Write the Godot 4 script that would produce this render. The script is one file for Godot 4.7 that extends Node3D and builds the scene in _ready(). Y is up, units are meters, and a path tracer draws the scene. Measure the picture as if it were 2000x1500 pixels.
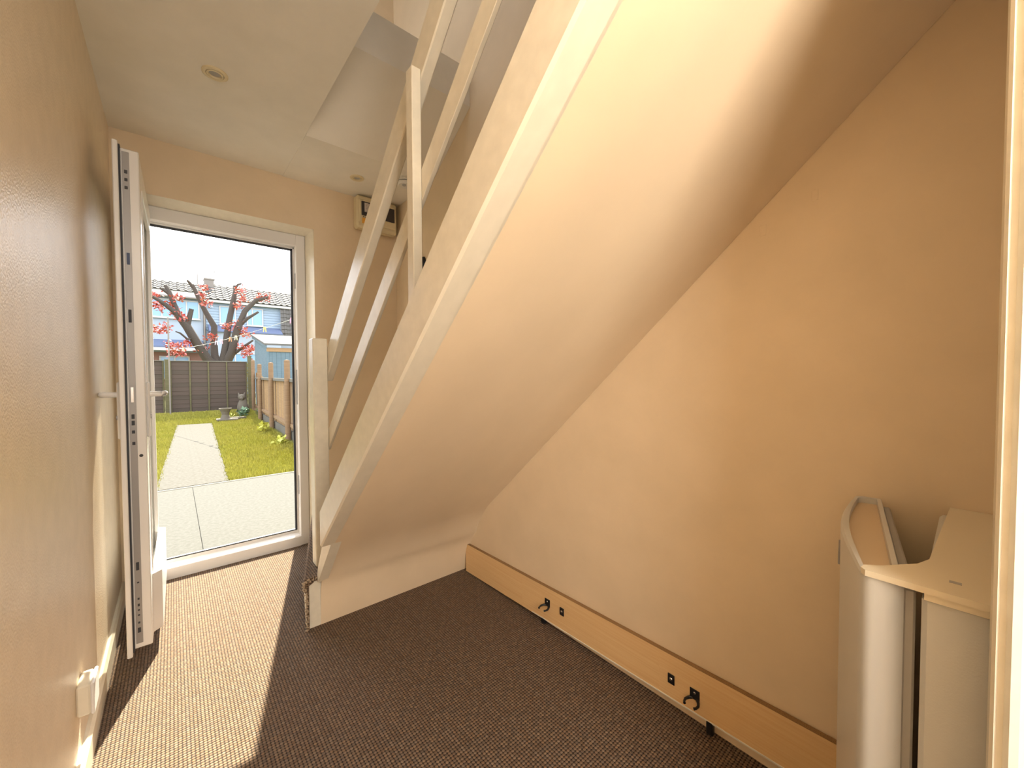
extends Node3D

# ------------------------------------------------------------------ helpers
var M := {}
var rng := RandomNumberGenerator.new()
var used := {}

func numbered(n: String) -> String:
	if not used.has(n):
		used[n] = 0
		return n
	used[n] += 1
	return "%s_%03d" % [n, used[n]]

func mb() -> SurfaceTool:
	var st := SurfaceTool.new()
	st.begin(Mesh.PRIMITIVE_TRIANGLES)
	st.set_smooth_group(-1)
	return st

func build(st: SurfaceTool, called: String, m: Material, parent: Node = null) -> MeshInstance3D:
	st.generate_normals()
	var o := MeshInstance3D.new()
	o.mesh = st.commit()
	o.material_override = m
	if parent == null:
		o.name = numbered(called)
		add_child(o)
	else:
		o.name = called
		parent.add_child(o, true)
	return o

func again(mesh: Mesh, called: String, m: Material, parent: Node, t: Transform3D) -> MeshInstance3D:
	var o := MeshInstance3D.new()
	o.mesh = mesh
	o.material_override = m
	o.name = called
	o.transform = t
	parent.add_child(o, true)
	return o

func thing(called: String, at: Vector3 = Vector3.ZERO, turn: float = 0.0) -> Node3D:
	var o := Node3D.new()
	o.name = numbered(called)
	add_child(o)
	o.position = at
	o.rotation.y = turn
	return o

func tag(o: Node, label: String, category: String = "", group: String = "", kind: String = "") -> Node:
	o.set_meta("label", label)
	if category: o.set_meta("category", category)
	if group: o.set_meta("group", group)
	if kind: o.set_meta("kind", kind)
	return o

# a triangle whose front looks along n
func otri(st: SurfaceTool, a: Vector3, b: Vector3, c: Vector3, n: Vector3) -> void:
	if (b - a).cross(c - a).dot(n) > 0.0:
		var t := b
		b = c
		c = t
	st.add_vertex(a)
	st.add_vertex(b)
	st.add_vertex(c)

func oquad(st: SurfaceTool, a: Vector3, b: Vector3, c: Vector3, d: Vector3, n: Vector3) -> void:
	otri(st, a, b, c, n)
	otri(st, a, c, d, n)

# box with chamfered edges
func box(st: SurfaceTool, lo: Vector3, hi: Vector3, ch: float = 0.0) -> void:
	var c := (lo + hi) * 0.5
	var h := (hi - lo) * 0.5
	ch = minf(ch, minf(h.x, minf(h.y, h.z)) * 0.95)
	for ax in 3:
		var u := (ax + 1) % 3
		var v := (ax + 2) % 3
		for s: float in [-1.0, 1.0]:
			var q: Array[Vector3] = []
			for k: Array in [[-1, -1], [1, -1], [1, 1], [-1, 1]]:
				var p := Vector3.ZERO
				p[ax] = s * h[ax]
				p[u] = k[0] * (h[u] - ch)
				p[v] = k[1] * (h[v] - ch)
				q.append(c + p)
			var n := Vector3.ZERO
			n[ax] = s
			oquad(st, q[0], q[1], q[2], q[3], n)
			if ch <= 0.0: continue
			for t: float in [-1.0, 1.0]:      # edge between ax and u
				var e: Array[Vector3] = []
				for w: float in [-1.0, 1.0]:
					var p := Vector3.ZERO
					p[ax] = s * h[ax]
					p[u] = t * (h[u] - ch)
					p[v] = w * (h[v] - ch)
					var r := Vector3.ZERO
					r[ax] = s * (h[ax] - ch)
					r[u] = t * h[u]
					r[v] = w * (h[v] - ch)
					e.append(c + p)
					e.append(c + r)
				var nn := Vector3.ZERO
				nn[ax] = s
				nn[u] = t
				oquad(st, e[0], e[1], e[3], e[2], nn)
	if ch > 0.0:
		for sx: float in [-1.0, 1.0]:
			for sy: float in [-1.0, 1.0]:
				for sz: float in [-1.0, 1.0]:
					otri(st, c + Vector3(sx * h.x, sy * (h.y - ch), sz * (h.z - ch)), c + Vector3(sx * (h.x - ch), sy * h.y, sz * (h.z - ch)), c + Vector3(sx * (h.x - ch), sy * (h.y - ch), sz * h.z), Vector3(sx, sy, sz))

func to3(p: Vector2, t: float, ax: int) -> Vector3:
	if ax == 0: return Vector3(t, p.y, p.x)     # p = (z, y)
	if ax == 1: return Vector3(p.x, t, p.y)     # p = (x, z)
	return Vector3(p.x, p.y, t)                 # p = (x, y)

# polygon pushed along an axis
func prism(st: SurfaceTool, pts: PackedVector2Array, ax: int, lo: float, hi: float) -> void:
	var tr := Geometry2D.triangulate_polygon(pts)
	var n := Vector3.ZERO
	n[ax] = 1.0
	for i in range(0, tr.size(), 3):
		otri(st, to3(pts[tr[i]], hi, ax), to3(pts[tr[i + 1]], hi, ax), to3(pts[tr[i + 2]], hi, ax), n)
		otri(st, to3(pts[tr[i]], lo, ax), to3(pts[tr[i + 1]], lo, ax), to3(pts[tr[i + 2]], lo, ax), -n)
	var area := 0.0
	for i in pts.size():
		area += pts[i].cross(pts[(i + 1) % pts.size()])
	for i in pts.size():
		var a := pts[i]
		var b := pts[(i + 1) % pts.size()]
		var o := Vector2(b.y - a.y, a.x - b.x) * signf(area)
		oquad(st, to3(a, lo, ax), to3(b, lo, ax), to3(b, hi, ax), to3(a, hi, ax), to3(o, 0.0, ax))

# tube through points with a radius at each
func tube(st: SurfaceTool, pts: Array, rad: Array, sides: int = 8, caps: bool = true) -> void:
	st.set_smooth_group(1)
	var rings := []
	for i in pts.size():
		var d: Vector3 = (pts[mini(i + 1, pts.size() - 1)] - pts[maxi(i - 1, 0)]).normalized()
		var u := d.cross(Vector3(0.31, 0.2, 0.93)).normalized()
		var v := d.cross(u)
		var ring := []
		for k in sides:
			var a := TAU * k / sides
			ring.append(pts[i] + (u * cos(a) + v * sin(a)) * rad[i])
		rings.append(ring)
	for i in pts.size() - 1:
		for k in sides:
			var m := (k + 1) % sides
			var c: Vector3 = (pts[i] + pts[i + 1]) * 0.5
			oquad(st, rings[i][k], rings[i][m], rings[i + 1][m], rings[i + 1][k], (rings[i][k] + rings[i + 1][m]) * 0.5 - c)
	st.set_smooth_group(-1)
	if caps:
		for e: int in [0, pts.size() - 1]:
			var o: int = 1 if e == 0 else pts.size() - 2
			for k in sides:
				otri(st, pts[e], rings[e][k], rings[e][(k + 1) % sides], pts[e] - pts[o])

# turned shape: profile of (radius, height)
func lathe(st: SurfaceTool, prof: Array, at: Vector3, sides: int = 24, smooth: bool = false, squash: Vector2 = Vector2.ONE) -> void:
	st.set_smooth_group(1 if smooth else -1)
	for i in prof.size() - 1:
		var a: Vector2 = prof[i]
		var b: Vector2 = prof[i + 1]
		for k in sides:
			var t0 := TAU * k / sides
			var t1 := TAU * (k + 1) / sides
			var e0 := Vector3(cos(t0) * squash.x, 0, sin(t0) * squash.y)
			var e1 := Vector3(cos(t1) * squash.x, 0, sin(t1) * squash.y)
			var n2 := Vector2(b.y - a.y, a.x - b.x)
			var n := (e0 + e1) * 0.5 * n2.x + Vector3(0, n2.y, 0)
			var q := [at + e0 * a.x + Vector3(0, a.y, 0), at + e1 * a.x + Vector3(0, a.y, 0), at + e1 * b.x + Vector3(0, b.y, 0), at + e0 * b.x + Vector3(0, b.y, 0)]
			if a.x > 1e-6: otri(st, q[0], q[1], q[2], n)
			if b.x > 1e-6: otri(st, q[0], q[2], q[3], n)
	st.set_smooth_group(-1)

func ntex(freq: float, seed_: int, a: Color, b: Color, size: int = 512, octaves: int = 4) -> NoiseTexture2D:
	var n := FastNoiseLite.new()
	n.seed = seed_
	n.frequency = freq
	n.fractal_octaves = octaves
	var t := NoiseTexture2D.new()
	t.width = size
	t.height = size
	t.seamless = true
	t.noise = n
	var g := Gradient.new()
	g.set_color(0, a)
	g.set_color(1, b)
	t.color_ramp = g
	return t

func nnormal(freq: float, seed_: int, strength: float, size: int = 512) -> NoiseTexture2D:
	var n := FastNoiseLite.new()
	n.seed = seed_
	n.frequency = freq
	n.fractal_octaves = 3
	var t := NoiseTexture2D.new()
	t.width = size
	t.height = size
	t.seamless = true
	t.as_normal_map = true
	t.bump_strength = strength
	t.noise = n
	return t

func mat(c: Color, rough: float, tex: Texture2D = null, scale: Vector3 = Vector3.ONE, normal: Texture2D = null, nscale: float = 1.0) -> StandardMaterial3D:
	var m := StandardMaterial3D.new()
	m.albedo_color = c
	m.roughness = rough
	m.metallic_specular = 0.5
	if tex: m.albedo_texture = tex
	if normal:
		m.normal_enabled = true
		m.normal_texture = normal
		m.normal_scale = nscale
	if tex or normal:
		m.uv1_triplanar = true
		m.uv1_world_triplanar = true
		m.uv1_scale = scale
	return m

func lin(r: float, g: float, b: float) -> Color:
	return Color(r, g, b).linear_to_srgb()

func carpet_images() -> Array:
	# rows of wool loops, 16 x 16 in a 160 mm tile
	var n := 16
	var px := 16
	var col := Image.create(n * px, n * px, false, Image.FORMAT_RGB8)
	var hgt := Image.create(n * px, n * px, false, Image.FORMAT_RGB8)
	var r := RandomNumberGenerator.new()
	r.seed = 11
	for j in n:
		for i in n:
			var tone := r.randf_range(0.87, 1.10)
			var warm := r.randf_range(-0.03, 0.03)
			for y in px:
				for x in px:
					var u := (x + 0.5) / px * 2.0 - 1.0
					var v := (y + 0.5) / px * 2.0 - 1.0
					var d := minf(1.0, pow(absf(u), 2.4) + pow(absf(v), 2.2))
					var h := sqrt(maxf(0.0, 1.0 - d))
					var strand := 0.92 + 0.08 * sin((x + y * 0.6) * 1.7 + i * 2.0)
					var k := (0.42 + 0.58 * smoothstep(0.0, 0.65, h)) * tone * strand
					# colour gets darker as the loop height falls towards the gaps
					col.set_pixel(i * px + x, j * px + y, Color(clampf((0.98 + warm) * k, 0, 1), clampf(0.87 * k, 0, 1), clampf((0.76 - warm) * k, 0, 1)))
					hgt.set_pixel(i * px + x, j * px + y, Color(h, h, h))
	var nrm: Image = hgt.duplicate()
	nrm.bump_map_to_normal_map(5.0)
	return [ImageTexture.create_from_image(col), ImageTexture.create_from_image(nrm)]

func label_image(lines: int, bg: Color, ink: Color) -> ImageTexture:
	var im := Image.create(64, 64, false, Image.FORMAT_RGB8)
	im.fill(bg)
	for i in lines:
		var y := int((i + 0.6) * 64.0 / (lines + 0.2))
		im.fill_rect(Rect2i(6, y, 52 - (i * 7) % 15, 3), ink)
	return ImageTexture.create_from_image(im)

func wood_image(a: Color, b: Color, seed_: int) -> ImageTexture:
	var n := FastNoiseLite.new()
	n.seed = seed_
	n.frequency = 0.02
	n.fractal_octaves = 4
	var f := FastNoiseLite.new()
	f.seed = seed_ + 5
	f.frequency = 0.09
	var im := Image.create(512, 512, false, Image.FORMAT_RGB8)
	for y in 512:
		for x in 512:
			var t := 0.5 + 0.5 * n.get_noise_2d(x * 0.12, y * 3.0) + 0.18 * f.get_noise_2d(x * 0.25, y * 6.0)
			im.set_pixel(x, y, a.lerp(b, clampf(t, 0, 1)))
	return ImageTexture.create_from_image(im)

func materials() -> void:
	var plaster := nnormal(0.045, 3, 2.2)
	var peel := nnormal(0.11, 8, 3.0)
	M.wall = mat(lin(0.865, 0.69, 0.475), 0.62, ntex(0.008, 21, Color(0.965, 0.965, 0.96), Color.WHITE), Vector3(0.9, 0.9, 0.9), plaster, 0.10)
	M.wall_sheen = mat(lin(0.86, 0.71, 0.53), 0.36, ntex(0.01, 22, Color(0.96, 0.96, 0.955), Color.WHITE), Vector3(2.2, 2.2, 2.2), peel, 0.32)
	M.ceiling = mat(lin(0.92, 0.86, 0.75), 0.8, ntex(0.01, 23, Color(0.97, 0.97, 0.965), Color.WHITE), Vector3(0.8, 0.8, 0.8), plaster, 0.10)
	M.gloss = mat(lin(0.85, 0.77, 0.62), 0.3, ntex(0.02, 24, Color(0.95, 0.95, 0.945), Color.WHITE), Vector3(2, 2, 2), nnormal(0.02, 9, 2.0), 0.25)
	M.upvc = mat(lin(0.83, 0.80, 0.77), 0.25)
	M.white_plastic = mat(lin(0.82, 0.78, 0.70), 0.4)
	M.cream_plastic = mat(lin(0.78, 0.66, 0.42), 0.4)
	M.gasket = mat(lin(0.035, 0.037, 0.045), 0.6)
	M.black = mat(lin(0.012, 0.012, 0.014), 0.4)
	M.steel = mat(lin(0.34, 0.325, 0.315), 0.45)
	M.steel.metallic = 0.3
	M.chrome = mat(lin(0.7, 0.7, 0.7), 0.15)
	M.chrome.metallic = 1.0
	var cp := carpet_images()
	M.carpet = mat(lin(0.25, 0.208, 0.174), 0.95, cp[0], Vector3(6.25, 6.25, 6.25), cp[1], 1.3)
	M.fray = mat(lin(0.40, 0.30, 0.20), 0.95)
	M.plinth = mat(Color.WHITE, 0.45, wood_image(lin(0.80, 0.50, 0.23), lin(0.90, 0.64, 0.34), 4), Vector3(1.4, 3.0, 1.4))
	M.chipboard = mat(lin(0.42, 0.24, 0.10), 0.9, ntex(0.15, 31, Color(0.7, 0.7, 0.7), Color.WHITE), Vector3(4, 4, 4))
	M.fridge = mat(lin(0.60, 0.585, 0.54), 0.28)
	M.fridge_side = mat(lin(0.66, 0.645, 0.60), 0.42, null, Vector3(6, 6, 6), nnormal(0.09, 12, 1.2), 0.25)
	M.fridge_top = mat(lin(0.78, 0.68, 0.50), 0.45)
	M.pocket = mat(lin(0.70, 0.54, 0.36), 0.55)
	M.seal = mat(lin(0.42, 0.40, 0.37), 0.6)
	M.smoked = mat(lin(0.05, 0.042, 0.045), 0.2)
	M.sticker = mat(lin(0.85, 0.42, 0.05), 0.5)
	# outdoors
	M.concrete = mat(lin(0.066, 0.065, 0.057), 0.9, ntex(0.03, 41, Color(0.8, 0.79, 0.76), Color.WHITE, 512, 6), Vector3(1.7, 1.7, 1.7), nnormal(0.2, 42, 2.0), 0.3)
	M.path = mat(lin(0.068, 0.065, 0.056), 0.92, ntex(0.02, 43, Color(0.76, 0.72, 0.66), Color.WHITE, 512, 6), Vector3(1.9, 1.9, 1.9), nnormal(0.2, 44, 2.0), 0.3)
	M.soil = mat(lin(0.17, 0.16, 0.025), 0.95, ntex(0.05, 45, Color(0.6, 0.62, 0.5), Color.WHITE), Vector3(0.8, 0.8, 0.8))
	M.grass = mat(Color.WHITE, 0.8)
	M.grass.vertex_color_use_as_albedo = true
	M.fence_a = mat(Color.WHITE, 0.9, wood_image(lin(0.060, 0.043, 0.034), lin(0.095, 0.071, 0.057), 51), Vector3(0.7, 2.0, 0.7))
	M.fence_b = mat(Color.WHITE, 0.9, wood_image(lin(0.052, 0.040, 0.030), lin(0.082, 0.063, 0.050), 52), Vector3(0.7, 2.0, 0.7))
	M.fence_green = mat(Color.WHITE, 0.9, wood_image(lin(0.078, 0.071, 0.033), lin(0.12, 0.108, 0.055), 53), Vector3(2.0, 0.7, 0.7))
	M.paling_a = mat(Color.WHITE, 0.9, wood_image(lin(0.24, 0.145, 0.066), lin(0.34, 0.22, 0.105), 54), Vector3(1.0, 1.0, 1.0))
	M.paling_b = mat(Color.WHITE, 0.9, wood_image(lin(0.20, 0.125, 0.066), lin(0.28, 0.185, 0.10), 55), Vector3(1.0, 1.0, 1.0))
	M.post = mat(Color.WHITE, 0.9, wood_image(lin(0.16, 0.10, 0.058), lin(0.24, 0.16, 0.095), 56), Vector3(1.0, 1.0, 1.0))
	M.gravel_board = mat(lin(0.13, 0.122, 0.10), 0.95)
	M.render_wall = mat(lin(0.31, 0.37, 0.45), 0.85)
	M.cladding = mat(lin(0.25, 0.33, 0.43), 0.7)
	M.brick = mat(lin(0.27, 0.15, 0.12), 0.9)
	M.tile = mat(lin(0.105, 0.10, 0.095), 0.85)
	M.slate = mat(lin(0.10, 0.13, 0.22), 0.7)
	M.fascia = mat(lin(0.44, 0.44, 0.44), 0.6)
	M.gutter = mat(lin(0.20, 0.18, 0.16), 0.5)
	M.pane = mat(lin(0.20, 0.36, 0.55), 0.08)  # sky reflection put into the blue pane colour
	M.stack = mat(lin(0.22, 0.20, 0.18), 0.9)
	M.shed = mat(Color.WHITE, 0.85, wood_image(lin(0.095, 0.15, 0.19), lin(0.14, 0.20, 0.245), 57), Vector3(1.5, 0.5, 1.5))
	M.shed_roof = mat(lin(0.13, 0.129, 0.125), 0.9, ntex(0.1, 58, Color(0.85, 0.85, 0.85), Color.WHITE), Vector3(1, 1, 1))
	M.shed_trim = mat(lin(0.34, 0.22, 0.12), 0.8)
	M.bark = mat(lin(0.12, 0.10, 0.085), 0.95, ntex(0.05, 59, Color(0.55, 0.55, 0.55), Color.WHITE), Vector3(3, 1.2, 3))
	M.leaf_red = mat(Color.WHITE, 0.7)
	M.leaf_red.vertex_color_use_as_albedo = true
	M.stone = mat(lin(0.20, 0.175, 0.145), 0.95, ntex(0.08, 60, Color(0.6, 0.6, 0.58), Color.WHITE), Vector3(3, 3, 3))
	M.line = mat(lin(0.6, 0.62, 0.6), 0.6)
	var g := StandardMaterial3D.new()
	g.albedo_color = Color(0.85, 0.93, 0.92, 0.10)
	g.roughness = 0.02
	g.transparency = BaseMaterial3D.TRANSPARENCY_ALPHA
	M.glass = g

# ------------------------------------------------------------------ the scene
const W := 1.515          # right wall
const H := 2.397          # ceiling
func soffit(z: float) -> float:
	return 0.2485 + 0.9015 * (z - 0.907)

func _ready() -> void:
	rng.seed = 7
	# camera
	var cam := Camera3D.new()
	cam.name = "camera"
	cam.fov = 88.465
	cam.near = 0.02
	cam.far = 300.0
	add_child(cam)
	cam.position = Vector3(0.2221, 1.1536, 2.8372)
	cam.basis = Basis(Vector3.UP, deg_to_rad(-40.651)) * Basis(Vector3.RIGHT, deg_to_rad(-1.573)) * Basis(Vector3.BACK, deg_to_rad(-0.218))
	cam.current = true
	# sky and exposure
	var env := Environment.new()
	env.background_mode = Environment.BG_SKY
	var sm := ProceduralSkyMaterial.new()
	sm.sky_top_color = lin(0.70, 0.73, 0.79)
	sm.sky_horizon_color = lin(0.85, 0.84, 0.83)
	sm.sky_curve = 0.25
	sm.ground_bottom_color = lin(0.25, 0.24, 0.20)
	sm.ground_horizon_color = lin(0.55, 0.55, 0.53)
	sm.sun_angle_max = 1.0
	var sky := Sky.new()
	sky.sky_material = sm
	env.sky = sky
	env.background_energy_multiplier = 3.8
	env.ambient_light_source = Environment.AMBIENT_SOURCE_SKY
	env.tonemap_mode = Environment.TONE_MAPPER_LINEAR
	env.tonemap_exposure = 1.34
	env.sdfgi_enabled = true
	env.ssao_enabled = true
	env.ssil_enabled = true
	var we := WorldEnvironment.new()
	we.name = "world"
	we.environment = env
	add_child(we)
	# sun: beyond the garden, a little to the right, about 50 degrees high
	var sun := DirectionalLight3D.new()
	sun.name = "sun"
	sun.light_color = lin(1.0, 0.94, 0.76)
	sun.light_energy = 5.6
	sun.light_angular_distance = 0.6
	sun.shadow_enabled = true
	add_child(sun)
	var az := deg_to_rad(15.8)
	var el := deg_to_rad(50.0)
	var travel := Vector3(-sin(az) * cos(el), -sin(el), cos(az) * cos(el))
	sun.look_at_from_position(Vector3(3, 10, -8), Vector3(3, 10, -8) + travel)
	materials()
	room()
	door()
	staircase()
	fridge()
	fittings()
	garden()
	houses()
	tree()

# ------------------------------------------------------------------ setting
func struct(st: SurfaceTool, called: String, m: Material, label: String) -> MeshInstance3D:
	var o := build(st, called, m)
	o.set_meta("kind", "structure")
	o.set_meta("label", label)
	return o

func room() -> void:
	var st := mb()
	box(st, Vector3(-0.2, -0.12, -0.10), Vector3(W + 0.2, 0.0, 7.0))
	struct(st, "floor", M.carpet, "brown looped wool carpet over the hall floor")
	st = mb()
	box(st, Vector3(-0.2, -0.12, -0.25), Vector3(0.0, 3.3, 3.9))
	box(st, Vector3(-0.2, 4.7, -0.25), Vector3(0.0, 5.0, 3.9))
	box(st, Vector3(-0.2, 3.3, -0.25), Vector3(0.0, 4.7, 0.1))
	box(st, Vector3(-0.2, 3.3, 1.6), Vector3(0.0, 4.7, 3.9))
	box(st, Vector3(-0.2, 2.15, 3.9), Vector3(0.0, 5.0, 6.3))
	box(st, Vector3(-0.2, -0.12, 3.9), Vector3(0.0, 0.12, 6.3))
	box(st, Vector3(-0.2, -0.12, 6.3), Vector3(0.0, 5.0, 7.2))
	struct(st, "wall_left", M.wall_sheen, "cream sheen painted wall on the left beside the open door")
	# back wall with the door opening
	st = mb()
	box(st, Vector3(0.0, -0.12, -0.25), Vector3(0.05, 2.104, 0.0))
	box(st, Vector3(0.943, -0.12, -0.25), Vector3(W, 2.104, 0.0))
	box(st, Vector3(0.0, 2.104, -0.25), Vector3(W, 5.0, 0.0))
	struct(st, "wall_back", M.wall, "cream painted end wall around the garden doorway")
	st = mb()
	box(st, Vector3(W, -0.12, -0.25), Vector3(W + 0.2, 5.0, 7.2))
	var wr := struct(st, "wall_right", M.wall, "peach cream painted wall running under and above the stairs")
	# filler patches left on the paint
	for p: Array in [[1.24, 1.22, 1.86, 0.05, 0.028], [1.66, 1.56, 2.44, 0.016, 0.03], [1.70, 1.62, 2.56, 0.014, 0.028]]:
		st = mb()
		box(st, Vector3(W - 0.0008, p[1] - p[4] / 2, p[2] - p[3] / 2), Vector3(W + 0.01, p[1] + p[4] / 2, p[2] + p[3] / 2), 0.0006)
		build(st, "filler_patch", M.wall, wr)
	# rear end of the house behind the camera, with an unseen window on each floor for daylight
	st = mb()
	for y: Array in [[-0.12, 0.9], [2.2, 3.5], [4.7, 5.0]]:
		box(st, Vector3(0, y[0], 7.0), Vector3(W, y[1], 7.2))
	for y: Array in [[0.9, 2.2], [3.5, 4.7]]:
		box(st, Vector3(0, y[0], 7.0), Vector3(0.15, y[1], 7.2))
		box(st, Vector3(W - 0.15, y[0], 7.0), Vector3(W, y[1], 7.2))
	struct(st, "wall_front", M.wall, "cream painted wall with unseen windows behind the viewer")
	var wn := 0
	for y: Array in [[0.9, 2.2], [3.5, 4.7]]:
		wn += 1
		var w := Node3D.new()
		w.name = "window_%d" % wn
		add_child(w)
		tag(w, "unseen white framed daylight window behind the viewer on floor %s" % ["one", "two"][wn - 1], "", "", "structure")
		st = mb()
		var x0 := 0.15
		var x1 := W - 0.15
		box(st, Vector3(x0, y[0], 7.08), Vector3(x1, y[0] + 0.06, 7.14), 0.004)
		box(st, Vector3(x0, y[1] - 0.06, 7.08), Vector3(x1, y[1], 7.14), 0.004)
		box(st, Vector3(x0, y[0] + 0.06, 7.08), Vector3(x0 + 0.06, y[1] - 0.06, 7.14), 0.004)
		box(st, Vector3(x1 - 0.06, y[0] + 0.06, 7.08), Vector3(x1, y[1] - 0.06, 7.14), 0.004)
		build(st, "window_frame", M.upvc, w)
		st = mb()
		box(st, Vector3(x0 + 0.06, y[0] + 0.06, 7.105), Vector3(x1 - 0.06, y[1] - 0.06, 7.115))
		build(st, "pane", M.glass, w)
	# added side glazing out of view, brings fill daylight into the hall
	var sg := Node3D.new()
	sg.name = "window_3"
	add_child(sg)
	tag(sg, "added wide white framed side window behind the viewer, brings in fill daylight", "", "", "structure")
	st = mb()
	box(st, Vector3(-0.14, 0.12, 3.9), Vector3(-0.08, 0.17, 6.3), 0.004)
	box(st, Vector3(-0.14, 2.10, 3.9), Vector3(-0.08, 2.15, 6.3), 0.004)
	for zm: float in [3.9, 5.075, 6.25]:
		box(st, Vector3(-0.14, 0.17, zm), Vector3(-0.08, 2.10, zm + 0.05), 0.004)
	build(st, "window_frame", M.upvc, sg)
	var ug := Node3D.new()
	ug.name = "window_4"  # unseen landing window, placed to light the stairwell
	add_child(ug)
	tag(ug, "unseen white framed landing window upstairs in the left wall, placed to light the stairwell", "", "", "structure")
	st = mb()
	box(st, Vector3(-0.14, 3.3, 0.1), Vector3(-0.08, 3.35, 1.6), 0.004)
	box(st, Vector3(-0.14, 4.65, 0.1), Vector3(-0.08, 4.7, 1.6), 0.004)
	for zm: float in [0.1, 0.825, 1.55]:
		box(st, Vector3(-0.14, 3.35, zm), Vector3(-0.08, 4.65, zm + 0.05), 0.004)
	build(st, "window_frame", M.upvc, ug)
	for zm: float in [0.15, 0.875]:
		st = mb()
		box(st, Vector3(-0.115, 3.35, zm), Vector3(-0.105, 4.65, zm + 0.675))
		build(st, "pane", M.glass, ug)
	for zm: float in [3.95, 5.125]:
		st = mb()
		box(st, Vector3(-0.115, 0.17, zm), Vector3(-0.105, 2.10, zm + 1.125))
		build(st, "pane", M.glass, sg)
	# ceiling slab with the stairwell left open
	st = mb()
	box(st, Vector3(0, H, 0), Vector3(0.77, 2.65, 7.0))
	box(st, Vector3(0.77, H, 0), Vector3(W, 2.65, 0.56))
	box(st, Vector3(0.77, H, 4.4), Vector3(W, 2.65, 7.0))
	var ce := struct(st, "ceiling", M.ceiling, "off-white plastered ceiling with stairwell opening")
	st = mb()
	prism(st, PackedVector2Array([Vector2(0.768, 0.0), Vector2(1.514, 0.0), Vector2(1.514, 0.562), Vector2(0.785, 0.562), Vector2(0.772, 0.545)]), 1, H - 0.004, H + 0.01)
	build(st, "plasterboard_patch", M.ceiling, ce)
	# sloped bulkhead at the far end of the stairwell
	st = mb()
	prism(st, PackedVector2Array([Vector2(0.50, H + 0.005), Vector2(0.562, H - 0.004), Vector2(0.98, 2.645), Vector2(0.98, 2.85), Vector2(0.50, 2.85)]), 0, 0.772, W - 0.001)
	build(st, "bulkhead", M.ceiling, ce)
	st = mb()
	box(st, Vector3(-0.2, 5.0, -0.25), Vector3(W + 0.2, 5.15, 7.2))
	struct(st, "ceiling_upper", M.ceiling, "plain ceiling over the upper floor")
	# partition whose edge stands beside the camera; its unseen length shades the right wall
	st = mb()
	box(st, Vector3(0.945, 0.0, 2.89), Vector3(0.998, H, 4.4))
	struct(st, "wall_partition", M.wall, "cream partition wall running out of view beside the viewer, shades the near right wall")
	st = mb()
	prism(st, PackedVector2Array([Vector2(0.926, 2.861), Vector2(0.930, 2.858), Vector2(0.995, 2.858), Vector2(1.0, 2.863), Vector2(1.0, 2.89), Vector2(0.935, 2.95), Vector2(0.935, 2.884), Vector2(0.924, 2.879), Vector2(0.922, 2.872), Vector2(0.9315, 2.868), Vector2(0.9315, 2.863)]), 1, 0.0, H)
	struct(st, "trim_2", M.gloss, "white gloss door lining at the right edge of the view")
	# skirting along the left wall
	st = mb()
	prism(st, PackedVector2Array([Vector2(0.0, 0.0), Vector2(0.016, 0.0), Vector2(0.016, 0.072), Vector2(0.009, 0.085), Vector2(0.0, 0.085)]), 2, 0.001, 6.9)
	struct(st, "baseboard_left", M.gloss, "white gloss skirting board along the left wall")
	# kitchen plinth board standing against the right wall
	var bb := Node3D.new()
	bb.name = "baseboard_right"
	add_child(bb)
	tag(bb, "oak-effect plinth board standing along the right wall", "", "", "structure")
	st = mb()
	var zz := [0.94, 2.64]
	var top := [0.163, 0.197]
	var low := [0.004, 0.048]
	var a := Vector3(W - 0.022, 0, 0)
	var b := Vector3(W - 0.004, 0, 0)
	for f in 2:
		var x: float = [a.x, b.x][f]
		oquad(st, Vector3(x, low[0], zz[0]), Vector3(x, low[1], zz[1]), Vector3(x, top[1], zz[1]), Vector3(x, top[0], zz[0]), Vector3(-1 if f == 0 else 1, 0, 0))
	for e in 2:
		oquad(st, Vector3(a.x, low[e], zz[e]), Vector3(b.x, low[e], zz[e]), Vector3(b.x, top[e], zz[e]), Vector3(a.x, top[e], zz[e]), Vector3(0, 0, -1 if e == 0 else 1))
	oquad(st, Vector3(a.x, low[0], zz[0]), Vector3(b.x, low[0], zz[0]), Vector3(b.x, low[1], zz[1]), Vector3(a.x, low[1], zz[1]), Vector3(0, -1, 0))
	build(st, "plinth_face", M.plinth, bb)
	st = mb()
	oquad(st, Vector3(a.x, top[0] + 0.0006, zz[0]), Vector3(b.x, top[0] + 0.0006, zz[0]), Vector3(b.x, top[1] + 0.0006, zz[1]), Vector3(a.x, top[1] + 0.0006, zz[1]), Vector3(0, 1, 0))
	build(st, "sawn_edge", M.chipboard, bb).set_meta("label", "bare chipboard top edge")
	st = mb()
	oquad(st, Vector3(a.x - 0.002, 0.021, 1.5), Vector3(a.x - 0.002, low[1], zz[1]), Vector3(a.x - 0.002, low[1] + 0.005, zz[1]), Vector3(a.x - 0.002, 0.024, 1.5), Vector3(-1, 0, 0))
	oquad(st, Vector3(a.x - 0.002, 0.021, 1.5), Vector3(a.x - 0.002, low[1], zz[1]), Vector3(a.x + 0.01, low[1] - 0.001, zz[1]), Vector3(a.x + 0.01, 0.02, 1.5), Vector3(0, -1, 0))
	oquad(st, Vector3(a.x - 0.002, 0.024, 1.5), Vector3(a.x - 0.002, low[1] + 0.005, zz[1]), Vector3(a.x, low[1] + 0.005, zz[1]), Vector3(a.x, 0.024, 1.5), Vector3(0, 1, 0))
	build(st, "sealing_strip", M.white_plastic, bb).set_meta("label", "thin white plastic strip along the bottom edge")
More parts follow.
